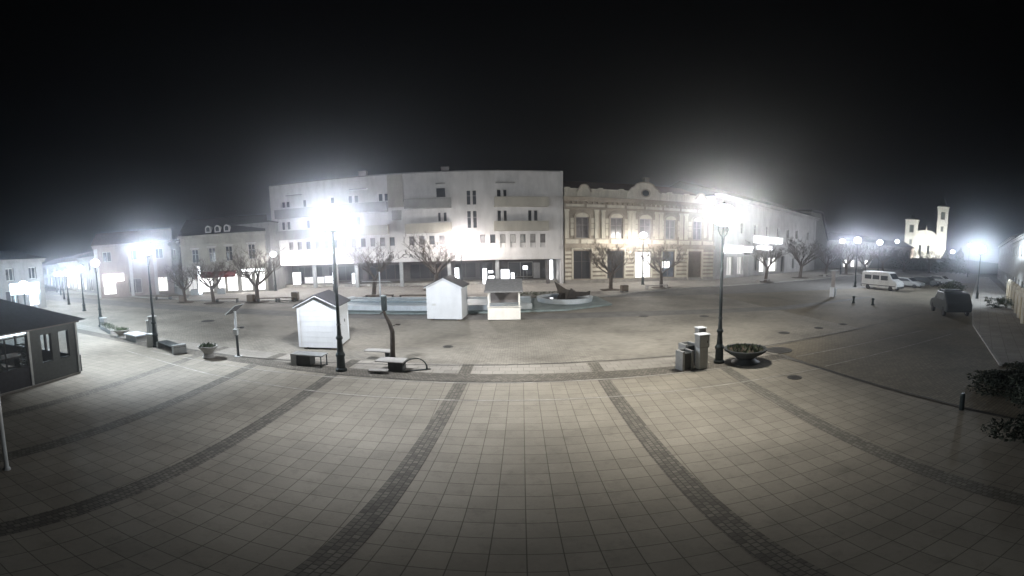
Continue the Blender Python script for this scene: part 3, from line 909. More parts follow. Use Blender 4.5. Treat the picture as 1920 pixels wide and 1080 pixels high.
fin([(.2, 0.01), (1.95, .35), (2.0, .75), (1.7, .62), (.9, .62), (.5, .9), (.4, .5)], .1, 'low_fin').rotation_euler = (0, 0, -.5)
fin([(-.9, .01), (.1, .01), (-.1, .5), (-.7, .35)], .12, 'side_fin').rotation_euler = (0, 0, .9)
dm = thing('planted_bed', 'dark planted bed behind the open stall and basin', 'flower bed', (1.2, 33.3, 0), .05)
MB().box(-2.6, 2.6, -.5, .5, 0, .3, bev=.05).build('edging', M['plinth'], dm)
g_ = MB()
for i in range(700):
    x, y, z = rng.uniform(-2.5, 2.5), rng.uniform(-.45, .45), rng.uniform(.28, .6)
    a, s_ = rng.random() * 6.28, rng.uniform(.06, .14)
    g_.poly([(x, y, z), (x + s_ * math.cos(a), y + s_ * math.sin(a), z + .03), (x + s_ * math.cos(a + 1), y + s_ * math.sin(a + 1), z + .1)])
g_.build('foliage', M['plant'], dm)

# ---------------------------------------------------------------- bare pollarded trees
def tree_mesh(seed, h, spread, limbs=6, twig=1.0, dense=1):
    rng = random.Random(seed)
    tr, cr = MB(), MB()
    th = h * rng.uniform(.30, .36)
    lean = Vector((rng.uniform(-.08, .08), rng.uniform(-.08, .08), 1)).normalized()
    base = [Vector((0, 0, 0)), Vector((0, 0, .15)), lean * th * .5, lean * th]
    r0 = .034 * h
    tr.tube(base, [r0 * 1.5, r0 * 1.05, r0 * .9, r0 * .95], 10)

    def branch(p, d, L, r, lvl):
        n = 4
        pts, rad = [p], [r]
        q, dd = p.copy(), d.copy()
        for i in range(n):
            dd = (dd + Vector((rng.uniform(-.34, .34), rng.uniform(-.34, .34), rng.uniform(-.1, .3)))).normalized()
            q = q + dd * L / n
            pts.append(q.copy())
            rad.append(r * (1 - .45 * (i + 1) / n))
        (tr if lvl == 0 else cr).tube(pts, rad, 7 if lvl < 2 else 4)
        if lvl < 4:
            k = [4, 3, 3, 3][lvl]
            for j in range(k):
                i = rng.randint(1 if lvl else 2, n)
                o = pts[i]
                out = Vector((o.x, o.y, 0))
                out = out.normalized() if out.length > .05 else Vector((0, 0, 0))
                a = Vector((rng.uniform(-1, 1), rng.uniform(-1, 1), rng.uniform(-.15, 1.0))) + out * .35 + dd * .6
                branch(o, a.normalized(), L * rng.uniform(.55, .78), max(rad[i] * .58, .012 * twig), lvl + 1)
    for i in range(limbs):
        a = 2 * math.pi * (i + rng.uniform(-.2, .2)) / limbs
        d = Vector((math.cos(a), math.sin(a), rng.uniform(.45, 1.3))).normalized()
        branch(lean * th * rng.uniform(.88, 1.0), d, spread * rng.uniform(.42, .52), r0 * .5, 0)
    a, b = bpy.data.meshes.new('trunk'), bpy.data.meshes.new('crown')
    for me, mb in ((a, tr), (b, cr)):
        me.from_pydata(mb.v, [], mb.f)
        me.materials.append(M['bark'])
    return a, b


TV = [tree_mesh(11, 5.0, 3.9, 7, 1.0, 1), tree_mesh(23, 5.0, 3.7, 6, 1.0, 1), tree_mesh(37, 5.0, 3.6, 7, .9, 1), tree_mesh(51, 5.0, 4.0, 8, .9, 1)]
PIT = {}


def tree(x, y, s, v, label, z=0.0, rz=None, grp='bare pollarded trees round the square', pit=True):
    t = thing('bare_tree', label, 'bare tree', (x, y, z), rz if rz is not None else (x * 7 + y) % 6.28, grp)
    t.scale = (s * 1.14, s * 1.14, s * 1.04)
    for nm, me in zip(('trunk', 'crown'), TV[(v + int(abs(x))) % 4]):
        o = bpy.data.objects.new(nm, me)
        COL.objects.link(o)
        o.parent = t
    if pit:
        c = MB().lathe([(.9, 0), (.9, .03), (.75, .05), (.01, .06)], 18)
        c.build('tree_pit', M['soil'], t)
    return t


tree(-29.74, 27.7, .85, 1, 'slim leftmost bare tree, beside the grey bin')
tree(-26.3, 28.1, .95, 0, 'leaning bare tree before the lit shops, left of the dark bin')
tree(-22.5, 29.8, 1.08, 2, 'bare tree with dark bin at its foot before the yellow house')
tree(-12.9, 34.0, 1.05, 1, 'bare tree standing behind the large white hut', z=.1)
tree(-8.6, 40.0, 1.18, 0, 'wide bare tree against the bright wall, behind middle hut', z=.1)
tree(8.29, 38.06, 1.0, 2, 'bare tree in front of the ornate house, left of its lamp', z=.1)
tree(13.75, 39.2, .98, 0, 'bare tree over the low bench, right of ornate house lamp', z=.1)
tree(28.74, 42.91, 1.12, 1, 'bare tree before the brightly lit white shop', z=.1)
tree(38.6, 48.34, 1.28, 2, 'tall thin bare tree near the corner of the white block', z=.1)
tree(46.79, 51.71, 1.2, 0, 'spreading bare tree, left of three beyond the service pillar', z=.1)
tree(54.5, 54.6, 1.4, 1, 'dark bare tree between spreading tree and bright lamp', z=.1)
tree(61.0, 55.9, 1.25, 2, 'bare tree just left above the white van roof', z=.1)
tree(69.0, 57.8, 1.4, 0, 'bare tree directly behind the roof of the van', z=.1)
tree(82.0, 62.0, 1.3, 1, 'far thin bare tree right of the van roof', z=.0)
tree(86.0, 57.0, 1.3, 2, 'farthest bare tree below the floodlit church', z=.0)

# ---------------------------------------------------------------- buildings
def window(par, x0, x1, z0, z1, y, gm='glass', fm='frame', mull=1, bars=0, fw=.07, name='window', lit=None):
    """frame set in the opening, with mullions and transoms, its pane a sub-part behind"""
    f = MB()
    f.box(x0, x0 + fw, y, y + .07, z0, z1).box(x1 - fw, x1, y, y + .07, z0, z1)
    f.box(x0 + fw, x1 - fw, y, y + .07, z0, z0 + fw).box(x0 + fw, x1 - fw, y, y + .07, z1 - fw, z1)
    for k in range(mull):
        x = x0 + (x1 - x0) * (k + 1) / (mull + 1)
        f.box(x - fw * .4, x + fw * .4, y + .004, y + .066, z0 + fw, z1 - fw)
    for k in range(bars):
        z = z0 + (z1 - z0) * (k + 1) / (bars + 1) + (.12 * (z1 - z0) if bars == 1 else 0)
        f.box(x0 + fw, x1 - fw, y + .008, y + .062, z - fw * .35, z + fw * .35)
    o = f.build(name, M[fm], par)
    p = MB()
    p.box(x0 + .01, x1 - .01, y + .08, y + .1, z0 + .01, z1 - .01)
    p.build('pane', G[lit] if lit else M[gm], o)
    return o


def house(name, label, A, B, group=None):
    a = math.atan2(B[1] - A[1], B[0] - A[0])
    return thing(name, label, 'building', (A[0], A[1], 0), a, group)


def body(par, L, D, H, m, y0=.3):
    """back and side walls and flat top behind a front wall"""
    MB().box(.01, L - .01, y0, D, 0, H - .02).build('back_block', M[m], par)


# ---- the long white modern block
WB = house('white_block', 'long white four-storey block with balconies over a columned arcade', (-28, 41.5), (4.3, 45.7))
L = 32.57
X = lambda s: L - s
holes = []
for s0, s1 in [(6.93, 6.47), (6.25, 5.83)]: holes.append((X(s0), X(s1), 11.5, 12.6))
for s0, s1 in [(6.92, 6.47), (6.25, 5.85), (3.59, 3.17), (2.94, 2.52)]: holes.append((X(s0), X(s1), 8.4, 9.85))
for s0, s1 in [(13.33, 12.97), (12.73, 12.33)]: holes.append((X(s0), X(s1), 8.5, 9.75))
holes.append((X(13.42), X(12.38), 11.7, 13.0))
for z0, z1 in [(10.6, 12.55), (7.55, 9.85)]:
    holes += [(X(10.19), X(9.72), z0, z1), (X(9.56), X(9.09), z0, z1)]
for s in (19.75, 19.11, 23.2, 22.5, 28.7): holes.append((X(s), X(s - .5), 11.55, 12.6))
for s in (25.3, 31.4, 30.8): holes.append((X(s), X(s - .5), 11.7, 12.6))
for s in (22.4, 28.4, 31.6, 30.9): holes.append((X(s), X(s - .5), 8.5, 9.7))
swin = []
s = 1.7
while s < 31.0:
    if not 17.0 < s < 17.3: swin.append((X(s + .6), X(s)))
    s += 1.095
for a, b in swin: holes.append((a, b, 4.95, 6.7))
MB().wall(0, L, 3.5, 15.05, holes, 0, .28).build('front_wall', M['rwhite'], WB)
b = MB()
b.box(0, L, .002, .28, 15.052, 15.2)           # parapet cap
b.build('parapet_cap', M['rgrey'], WB)
MB().box(.002, L - .002, .30, 12, 3.5, 15.0).build('body', M['rgrey'], WB)
MB().box(-.25, 0, -.02, 12, 0, 15.15).build('end_wall', M['rwhite'], WB)
MB().box(L, L + .3, -.02, 12, 0, 15.2).build('end_wall', M['rwhite'], WB)
MB().box(0, L, .02, 4.2, 3.38, 3.498).build('soffit', M['rwhite'], WB)
MB().box(X(25), X(8), 3.2, 9, 15.05, 15.95).build('roof_storey', M['rgrey'], WB)
for s0, s1, h in [(22.8, 21.9, 16.75), (13.0, 12.1, 16.65)]:
    MB().box(X(s0), X(s1), 4.0, 4.8, 15.952, h).box(X(s0) - .06, X(s1) + .06, 3.95, 4.85, h + .001, h + .1).build('chimney', M['rwhite'], WB)
MB().box(X(6.6), X(6.35), 3.0, 3.3, 15.0, 16.0).build('vent_pipe', M['rgrey'], WB)
for i, h in enumerate(holes):
    tall = h[3] - h[2] > 1.7
    strip_ = h[2] < 5
    w_ = window(WB, h[0], h[1], h[2] + (.62 if strip_ else 0), h[3], .20 if not strip_ else .18, 'glass2' if strip_ and i % 3 else 'glass', 'frame' if not strip_ else 'framed', 0, 1 if tall and not strip_ else 0, .05, lit=None if i != 10 else None)
    if strip_:
        MB().box(h[0] + .06, h[1] - .02, .12, .2, h[2], h[2] + .6).build('spandrel', M['rwhite'], WB)
    else:
        MB().box(h[0] - .06, h[1] + .06, -.05, .1, h[2] - .07, h[2] - .002).build('sill', M['rwhite'], WB)
# balconies: floor slab, solid front, ends
for (s0, s1, z0, z1, m_) in [(7.25, 1.5, 10.25, 11.5, 'rbeige'), (7.35, 1.5, 7.1, 8.36, 'rbeige'), (16.8, 11.8, 10.25, 11.5, 'rgrey'), (16.8, 11.8, 7.05, 8.3, 'rbeige'),
                         (24.0, 18.7, 10.1, 11.35, 'rgrey'), (24.0, 18.7, 7.05, 8.3, 'rbeige'), (31.9, 25.9, 10.1, 11.35, 'rgrey'), (31.9, 25.9, 7.05, 8.3, 'rgrey')]:
    a, b_ = X(s0), X(s1)
    bl = MB()
    bl.box(a, b_, -.95, -.82, z0, z1)
    bl.box(a, a + .12, -.818, -.004, z0, z1).box(b_ - .12, b_, -.818, -.004, z0, z1)
    bl.box(a + .122, b_ - .122, -.818, -.004, z0, z0 + .15)
    bl.build('balcony', M[m_], WB)
for (s0, s1, z) in [(7.05, 4.98, 13.4), (13.4, 12.4, 13.45), (22.9, 20.9, 13.3), (30.6, 28.6, 13.3)]:
    MB().box(X(s0), X(s1), -.35, -.003, z, z + .12).build('canopy_slab', M['rgrey'], WB)
MB().box(X(18.64), X(16.95), -.12, -.003, 10.6, 15.0).build('stair_tower_face', M['rbeige'], WB)
MB().box(X(18.3), X(17.2), -.1, -.003, 8.9, 10.2).build('recess_panel', M['rgrey'], WB)
MB().box(0, L, -.04, -.003, 6.84, 6.98).build('string_course', M['rwhite'], WB)
# arcade: columns, shop front set back behind them on a raised floor
for s in (1.4, 7.03, 12.3, 17.6, 22.75, 27.9, 32.35):
    MB().box(X(s) - .19, X(s) + .19, .35, .75, .0, 3.378).build('column', M['steel'] if s > 2 else M['framed'], WB)
MB().box(X(25.6), X(25.1), .3, .9, .0, 3.378).build('wall_pier', M['rwhite'], WB)
MB().box(.1, L - .1, 1.5, 11, .0, .48).build('arcade_floor', M['prom'], WB)
MB().box(.1, L - .1, 1.36, 1.498, .05, .44).build('floor_edge', M['whiteline'], WB)
SH = MB()
shops = [(X(5.5), X(2.5)), (X(8.9), X(7.3)), (X(11.8), X(9.3)), (X(17.2), X(12.4)), (X(22.4), X(17.9)), (X(27.5), X(23)), (X(31.6), X(28.3))]
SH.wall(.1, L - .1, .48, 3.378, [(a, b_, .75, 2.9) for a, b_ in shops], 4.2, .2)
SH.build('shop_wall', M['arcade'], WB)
for i, (a, b_) in enumerate(shops):
    window(WB, a, b_, .75, 2.9, 4.28, 'glass', 'framed' if i else 'frame', 3 if b_ - a > 3 else 1, 0, .07, 'shop_window', 'shopdim')
MB().box(X(2.45), X(1.66), 4.1, 4.19, .5, 2.75).build('side_panel', M['rwhite'], WB)
# letters on the fascia
def text(par, s_, size, loc, rot, m_, ext=.02, name='letters'):
    cu = bpy.data.curves.new('t', 'FONT')
    cu.body = s_
    cu.size = size
    cu.extrude = ext
    cu.align_x = 'CENTER'
    o = bpy.data.objects.new('t', cu)
    COL.objects.link(o)
    dg = bpy.context.evaluated_depsgraph_get()
    me = bpy.data.meshes.new_from_object(o.evaluated_get(dg))
    bpy.data.objects.remove(o)
    me.materials.clear()
    me.materials.append(m_)
    q = bpy.data.objects.new(name, me)
    COL.objects.link(q)
    q.parent = par
    q.location = loc
    q.rotation_euler = rot
    return q
for i, ch in enumerate('NICA'):
    text(WB, ch, .75, (X(18.55 - i * .72), -.025, 3.92), (R(90), 0, 0), M['letter'], name='letter')

# bright stand-alone boxes under the arcade
def lit_thing(par_xy, label, cat, w_, h_, z, name, g_='box', d=.25, rz=.129, legs=0):
    t = thing(name, label, cat, (*par_xy, z), rz)
    MB().box(-w_ / 2, w_ / 2, 0, d, legs, h_, bev=.02).build('housing', M['white'], t)
    MB().box(-w_ / 2 + .04, w_ / 2 - .04, -.012, -.002, legs + .05, h_ - .05).build('lit_face', G[g_], t)
    if legs:
        for q in (-1, 1):
            MB().box(q * w_ * .35 - .03, q * w_ * .35 + .03, .05, .12, 0, legs - .002).build('leg', M['steel'], t)
    return t
def WP(s, y, z=0):
    a = math.atan2(4.2, 32.3)
    x = L - s
    return (-28 + x * math.cos(a) - y * math.sin(a), 41.5 + x * math.sin(a) + y * math.cos(a))
lit_thing(WP(8.4, 1.0), 'tall lit white column panel left of the arcade middle pillar', 'lit panel', .5, 2.1, .15, 'light_box')
lit_thing(WP(11.5, 1.2), 'tall lit panel with dark line, above the middle hut roof', 'lit panel', .5, 2.25, .15, 'light_box')
lit_thing(WP(7.55, 3.2), 'small lit box low in the arcade behind the pillar', 'lit panel', .7, .6, .5, 'light_box', legs=.15)
lit_thing(WP(7.6, 3.6), 'lit box set back in the arcade, upper of two', 'lit panel', .6, 1.3, .5, 'light_box', legs=.9)
lit_thing(WP(6.0, 2.6), 'wide lit white cash machine behind the open stall roof', 'cash machine', 1.0, 1.5, .48, 'cash_machine')
lit_thing(WP(5.1, 2.8), 'low lit box beside the cash machine in arcade', 'lit panel', .45, 1.0, .48, 'light_box')
lit_thing(WP(3.5, 3.7), 'small lit notice inside the right-hand arcade window', 'lit panel', .6, 1.9, .48, 'light_box', legs=1.3)
lit_thing(WP(25.9, 1.6), 'narrow lit panel beside the arcade pier behind lamp post', 'lit panel', .4, 2.1, .1, 'light_box')
lit_thing(WP(23.6, 1.9), 'narrow lit panel in the arcade right of the lamp post', 'lit panel', .35, 1.5, .48, 'light_box')
lit_thing(WP(29.0, 3.0), 'wide lit display low in the left end of arcade', 'lit panel', 2.6, 1.0, .48, 'light_box', g_='shop')
lit_thing(WP(26.9, 3.2), 'second lit display low in arcade, left of the pier', 'lit panel', 1.6, 1.1, .48, 'light_box', g_='shop')
lit_thing(WP(31.0, 2.2), 'big bright panel at the far left end of arcade', 'lit panel', 1.1, 2.2, .1, 'light_box', g_='shopb')
lit_thing(WP(.6, 2.5), 'tall narrow bright panel in the passage right of arcade', 'lit panel', .45, 3.1, .1, 'light_box')

# ---- ornate cream house
OB = house('ornate_house', 'ornate cream two-storey house with arched windows and curved gable', (4.75, 45.75), (24, 48.2))
LB = 19.4
dn = [(.97, 3.02, .62, 4.45), (4.95, 7.04, .58, 4.45), (8.42, 10.55, .6, 4.3), (11.96, 13.75, .6, 4.4), (15.6, 17.6, .2, 4.35)]
up = [(1.28, 2.80), (5.35, 6.85), (8.95, 10.45), (12.35, 13.75), (16.2, 17.6)]
MB().wall(0, LB, 0, 11.3, dn + [(a, b_, 6.15, 9.0) for a, b_ in up], 0, .35).build('front_wall', M['tan'], OB)
MB().box(.01, LB - .01, .37, 11, 0, 11.28).build('body', M['tan'], OB)
MB().box(-.02, LB + .02, -.12, -.002, 0, .5).build('plinth', M['plinth'], OB)
q = MB()
for a, b_ in [(0.02, .75), (3.2, 4.75), (7.2, 8.25), (10.75, 11.8), (13.95, 15.4), (17.8, 19.38)]:
    q = MB()
    for k_ in range(7):
        z = .55 + k_ * .58
        q.box(a, b_, -.10, -.002, z, z + .33, bev=.02)
    q.build('rustication', M['cream'], OB)
q = MB()
for (a, b_, c, d) in dn:
    MB().box(a - .16, a - .005, -.14, -.001, c, d + .18).box(b_ + .005, b_ + .16, -.14, -.001, c, d + .18).box(a - .16, b_ + .16, -.16, -.001, d + .182, d + .36).build('opening_surround', M['cream'], OB)
MB().box(-.05, LB + .05, -.28, -.002, 4.82, 5.22).box(-.05, LB + .05, -.34, -.002, 5.222, 5.30).build('string_course', M['tan'], OB)
q = MB()
for i in range(11):
    a = .1 + i * 1.77
    q.box(a, a + 1.45, -.07, -.002, 5.42, 5.98, bev=.015)
q.build('apron_panels', M['cream'], OB)
MB().box(-.03, LB + .03, -.2, -.002, 6.0, 6.12).build('sill_course', M['tan'], OB)
q = MB()
for x in (.02, 3.45, 4.25, 7.45, 7.95, 10.95, 11.55, 14.3, 15.0, 18.6):
    MB().box(x, x + .42, -.16, -.002, 6.125, 9.75).box(x - .06, x + .48, -.2, -.002, 9.752, 10.0).build('pilaster', M['cream'], OB)
q = MB()
for (a, b_) in up:
    for x in (a - .62, b_ + .24):
        MB().box(x, x + .38, -.06, -.002, 6.5, 7.4, bev=.015).box(x, x + .38, -.06, -.002, 7.5, 8.1, bev=.015).box(x, x + .38, -.06, -.002, 8.2, 8.85, bev=.015).build('wall_panel', M['cream'], OB)
for (a, b_) in up:
    c_, r_ = (a + b_) / 2, (b_ - a) / 2
    q = MB()
    for k_ in range(10):      # arched hood, in voussoirs
        a0, a1 = math.pi * k_ / 10, math.pi * (k_ + 1) / 10
        r1, r2 = r_ + .02, r_ + .26
        pts = [(c_ + r1 * math.cos(a0), 9.0 + r1 * .75 * math.sin(a0)), (c_ + r2 * math.cos(a0), 9.0 + r2 * .8 * math.sin(a0)), (c_ + r2 * math.cos(a1), 9.0 + r2 * .8 * math.sin(a1)), (c_ + r1 * math.cos(a1), 9.0 + r1 * .75 * math.sin(a1))]
        q.prism(pts[::-1], -.2, -.002)
    q.box(a - .22, a - .004, -.12, -.001, 6.13, 8.99).box(b_ + .004, b_ + .22, -.12, -.001, 6.13, 8.99)
    q.build('window_hood', M['tan'], OB)
    MB().prism([(c_ + r_ * math.cos(math.pi * k_ / 10), 9.0 + r_ * .75 * math.sin(math.pi * k_ / 10)) for k_ in range(11)][::-1], -.05, -.002).build('tympanum', M['cream'], OB)
    window(OB, a, b_, 6.15, 9.0, .2, 'glass2', 'shutter', 1, 1, .1)
for i, (a, b_, c, d) in enumerate(dn):
    if i == 4:
        dd = MB().box(a, b_, .22, .3, c, d)
        o = dd.build('door', M['door'], OB)
        MB().box((a + b_) / 2 - .02, (a + b_) / 2 + .02, .19, .218, c + .05, d - .8).box(a + .1, b_ - .1, .19, .218, d - .8, d - .72).build('door_moulding', M['wood'], o)
    elif i == 2:
        window(OB, a, b_, c, d, .2, 'glassb', 'frame', 1, 1, .09, 'shop_window', 'shopb')
    else:
        window(OB, a, b_, c, d, .2, 'glassb', 'framed', 1, 1, .09, 'shop_window', 'shopdim' if i != 3 else None)
MB().box(11.97, 13.0, .1, .16, 2.0, 2.9).build('lit_notice', G['box'], OB)
q = MB()
q.box(-.1, LB + .1, -.25, -.002, 10.1, 10.3)
q.box(-.15, LB + .15, -.45, -.002, 11.05, 11.3).box(-.2, LB + .2, -.6, -.002, 11.302, 11.52).box(-.22, LB + .22, -.7, .3, 11.522, 11.66)
for i in range(32):
    x = .15 + i * .6
    q.box(x, x + .22, -.4, -.002, 10.78, 11.045)
q.build('cornice', M['tan'], OB)
q = MB()
for i in range(8):
    a = .15 + i * 2.4
    q.box(a, min(a + 2.1, LB - .1), -.08, -.002, 10.35, 10.72, bev=.015)
q.build('frieze_panels', M['cream'], OB)
MB().box(0, LB, -.05, .3, 11.662, 12.75).box(-.06, LB + .06, -.12, .36, 12.752, 12.88).build('parapet', M['cream'], OB)
def gable(c_, w_, z0, h_, nm):
    pts = [(c_ - w_ / 2, z0), (c_ + w_ / 2, z0)]
    pr_ = [(1.0, .0), (1.0, .42), (.86, .5), (.8, .62), (.6, .72), (.5, .88), (.28, .97), (0, 1.0)]
    right = [(c_ + w_ / 2 * a, z0 + h_ * b_) for a, b_ in pr_]
    left = [(c_ - w_ / 2 * a, z0 + h_ * b_) for a, b_ in pr_[::-1][1:]]
    MB().prism([right[0]] and (right + left), -.16, .2).build(nm, M['cream'], OB)
    pts = [((c_ + w_ / 2 * a), z0 + h_ * b_) for a, b_ in pr_[1:]] + [((c_ - w_ / 2 * a), z0 + h_ * b_) for a, b_ in pr_[::-1][1:-1]]
    MB().tube([(x, -.2, z + .04) for x, z in pts], .09, 6).build('gable_moulding', M['tan'], OB)
gable(9.5, 4.3, 11.67, 2.5, 'curved_gable')
gable(2.2, 1.7, 11.67, 1.75, 'small_gable')
gable(17.2, 1.7, 11.67, 1.6, 'small_gable')
q = MB().lathe([(.62, 0), (.62, .08), (.46, .08), (.46, .02)], 20)
o = q.build('oculus', M['tan'], OB, loc=(9.6, -.17, 12.65))
o.rotation_euler = (R(90), 0, 0)
o2 = MB().lathe([(.44, 0), (.44, .03)], 20).build('pane', M['glass'], o)
for x in (.1, 3.9, 6.4, 12.6, 15.0, 18.8):
    MB().box(x, x + .5, -.16, .36, 11.664, 13.05, bev=.03).build('parapet_pier', M['cream'], OB)
r_ = MB()
r_.v += [(0, .3, 12.3), (LB, .3, 12.3), (LB, 5.5, 14.9), (0, 5.5, 14.9), (0, 11, 11.6), (LB, 11, 11.6)]
r_.f += [(0, 1, 2, 3), (3, 2, 5, 4), (0, 3, 4), (1, 5, 2)]
r_.build('roof', M['tiles'], OB)
MB().box(11.6, 12.2, 4.5, 5.3, 13.9, 15.9).box(11.5, 12.3, 4.4, 5.4, 15.901, 16.0).build('chimney', M['plinth'], OB)
MB().box(4.3, 5.8, -1.0, -.14, 0, .18).box(4.5, 5.6, -.6, -.14, .182, .36).build('door_steps', M['plinth'], OB)

# ---- white corner block to the right, brightly lit
RB = house('corner_block', 'plain white corner block with lit shop signs right of ornate house', (24.2, 48.4), (58, 68))
LR = math.hypot(33.8, 19.6)
rh = [(3.2, 4.9, .5, 3.6), (6.1, 7.7, .5, 3.6), (11.3, 12.7, .9, 3.5), (13.1, 15.0, .6, 3.5), (16.2, 19.6, .6, 3.4), (21.3, 22.8, .3, 3.7), (26.5, 27.6, .9, 3.2), (31, 32.6, .5, 3.2)]
ru = [(x, x + 1.2, 7.6, 9.5) for x in (2.5, 6.6, 10.7, 14.8, 19.0, 23.2, 27.4, 33.6)]
MB().wall(0, LR, 0, 13.3, rh + ru, 0, .3).build('front_wall', M['rwhite'], RB)
MB().box(.01, LR - .01, .32, 12, 0, 13.28).build('body', M['rwhite'], RB)
for i, h in enumerate(rh):
    window(RB, *h, .2, 'glass', 'frame', 1, 0, .08, 'shop_window', 'shopb' if i in (3, 4) else ('shop' if i in (0, 1) else None))
for h in ru: window(RB, *h, .2, 'glass2', 'frame', 1, 1, .07)
MB().box(10.9, 20.9, -.35, -.003, 6.25, 7.35).build('sign_box', G['box'], RB)
MB().box(12.0, 17.0, -.3, -.003, 4.9, 5.6).build('sign_box', G['box'], RB)
MB().box(2.4, 10.2, -.3, -.003, 4.3, 5.4).build('sign_box', G['box'], RB)
MB().box(7.1, 8.5, -.8, -.352, 3.95, 4.4).build('hanging_sign', M['framed'], RB)
MB().box(8.15, 8.6, -.7, -.003, 0, 3.8).build('pier', M['rwhite'], RB)
MB().box(-.1, LR + .2, -.5, -.002, 12.9, 13.15).box(-.1, LR + .3, -.7, .1, 13.302, 13.55).build('cornice', M['rwhite'], RB)
r_ = MB()
r_.v += [(0, -.6, 13.56), (LR, -.6, 13.56), (LR, 6, 16.2), (0, 6, 16.2), (0, 12, 13.4), (LR, 12, 13.4)]
r_.f += [(0, 1, 2, 3), (3, 2, 5, 4), (0, 3, 4), (1, 5, 2)]
r_.build('roof', M['tilesd'], RB)

# ---- gabled house and the low row beyond it
GH = house('gabled_house', 'dark gabled house behind the corner block', (59, 68.6), (70, 76))
MB().prism([(0, 0), (13, 0), (13, 8.5), (6, 15.5), (-3, 15.0), (0, 13)][::1], 1.0, 12).build('wall', M['rgrey'], GH)
MB().prism([(6, 15.55), (13.3, 8.3), (13.6, 8.5), (6, 16.0), (-3.2, 15.5), (-3.2, 15.05)], .6, 12.3).build('roof', M['tilesd'], GH)
def low_house(A, B, h, label, wm, rm, shops_, lit, up_=True, ridge=2.6, D=8, name='low_house', upl=None):
    t = house(name, label, A, B, None)
    Lh = math.hypot(B[0] - A[0], B[1] - A[1])
    n = max(1, int(Lh / 3.2))
    st_ = Lh / n
    hs = [(st_ * i + st_ * .25, st_ * i + st_ * .75, .5 if shops_ else 1.1, 2.7) for i in range(n)]
    us = [(st_ * i + st_ * .33, st_ * i + st_ * .67, h - 2.4, h - .9) for i in range(n)] if up_ else []
    MB().wall(0, Lh, 0, h, hs + us, 0, .25).build('front_wall', M[wm], t)
    MB().box(.01, Lh - .01, .27, D, 0, h - .01).build('body', M[wm], t)
    for i, q_ in enumerate(hs): window(t, *q_, .15, 'glass2', 'frame', 1, 0, .07, 'shop_window', lit[i % len(lit)] if lit else None)
    for q_ in us: window(t, *q_, .15, 'glass', 'frame', 1, 0, .07)
    MB().box(-.1, Lh + .1, -.3, -.002, h - .3, h).box(-.15, Lh + .15, -.45, .2, h + .002, h + .16).build('cornice', M[wm], t)
    r_ = MB()
    r_.v += [(-.2, -.5, h + .17), (Lh + .2, -.5, h + .17), (Lh + .2, D / 2, h + ridge), (-.2, D / 2, h + ridge), (-.2, D, h), (Lh + .2, D, h)]
    r_.f += [(0, 1, 2, 3), (3, 2, 5, 4), (0, 3, 4), (1, 5, 2)]
    r_.build('roof', M[rm], t)
    return t, Lh
low_house((74, 76), (92, 80), 8.6, 'low house with brightly lit shop right of the gabled house', 'rwhite', 'tilesd', True, ['shopb', 'shopb', 'shop'])
low_house((93, 80.2), (116, 84), 8.0, 'low house with dark roof left of the floodlit church', 'pink', 'tilesd', True, ['shop', None, 'shopdim'])

# ---- floodlit church
CH = thing('church', 'floodlit white church with two towers in the far distance', 'building', (130.2, 89.5, 0), -.97)
MB().box(-4.6, 4.2, 0, 16, 0, 15.2).prism([(-4.8, 15.202), (4.4, 15.202), (2.6, 16.6), (.4, 17.0), (-2.6, 16.6)], .2, 16.3).build('nave', M['stonew'], CH)
MB().lathe([(.3, 0), (.22, .9), (.5, 1.0), (.1, 1.3), (.03, 2.2)], 8).build('finial', M['stonew'], CH, loc=(.4, .8, 17.0))
for (x0, x1, h, ch_) in [(-7.6, -2.9, 21.0, 3.2), (4.3, 8.2, 27.6, 5.0)]:
    tw = MB().wall(x0, x1, 0, h, [((x0 + x1) / 2 - .8, (x0 + x1) / 2 + .8, h - 5.5, h - 1.9), ((x0 + x1) / 2 - .5, (x0 + x1) / 2 + .5, h - 11, h - 8.6)], -1, .6)
    tw.quad((x1, -1, 0), (x1, 3.5, 0), (x1, 3.5, h), (x1, -1, h)).quad((x0, 3.5, 0), (x0, -1, 0), (x0, -1, h), (x0, 3.5, h)).quad((x0, -1, h), (x1, -1, h), (x1, 3.5, h), (x0, 3.5, h))
    tw.box(x0 - .25, x1 + .25, -1.25, 3.8, h - 1.1, h - .8).box(x0 - .25, x1 + .25, -1.25, 3.8, h - 7.2, h - 6.8).box(x0 - .4, x1 + .4, -1.4, 4, h + .001, h + .4)
    tw.build('tower', M['stonew'], CH)
    MB().box(x0 + .4, x1 - .4, -.38, 3.1, 0, h - .1).build('tower_core', M['cap'], CH)
    cx_ = (x0 + x1) / 2
    MB().lathe([(2.3, 0), (2.0, .7), (1.0, 1.2), (.8, 1.8), (.95, 2.1), (.2, ch_ - .5), (.05, ch_ + 1.2)], 12).build('spire', M['cap'], CH, loc=(cx_, 1.2, h + .4))
for x in (-1.6, 1.6):
    MB().box(x - .5, x + .5, -.03, -.002, 6, 10).build('window', M['glass'], CH)
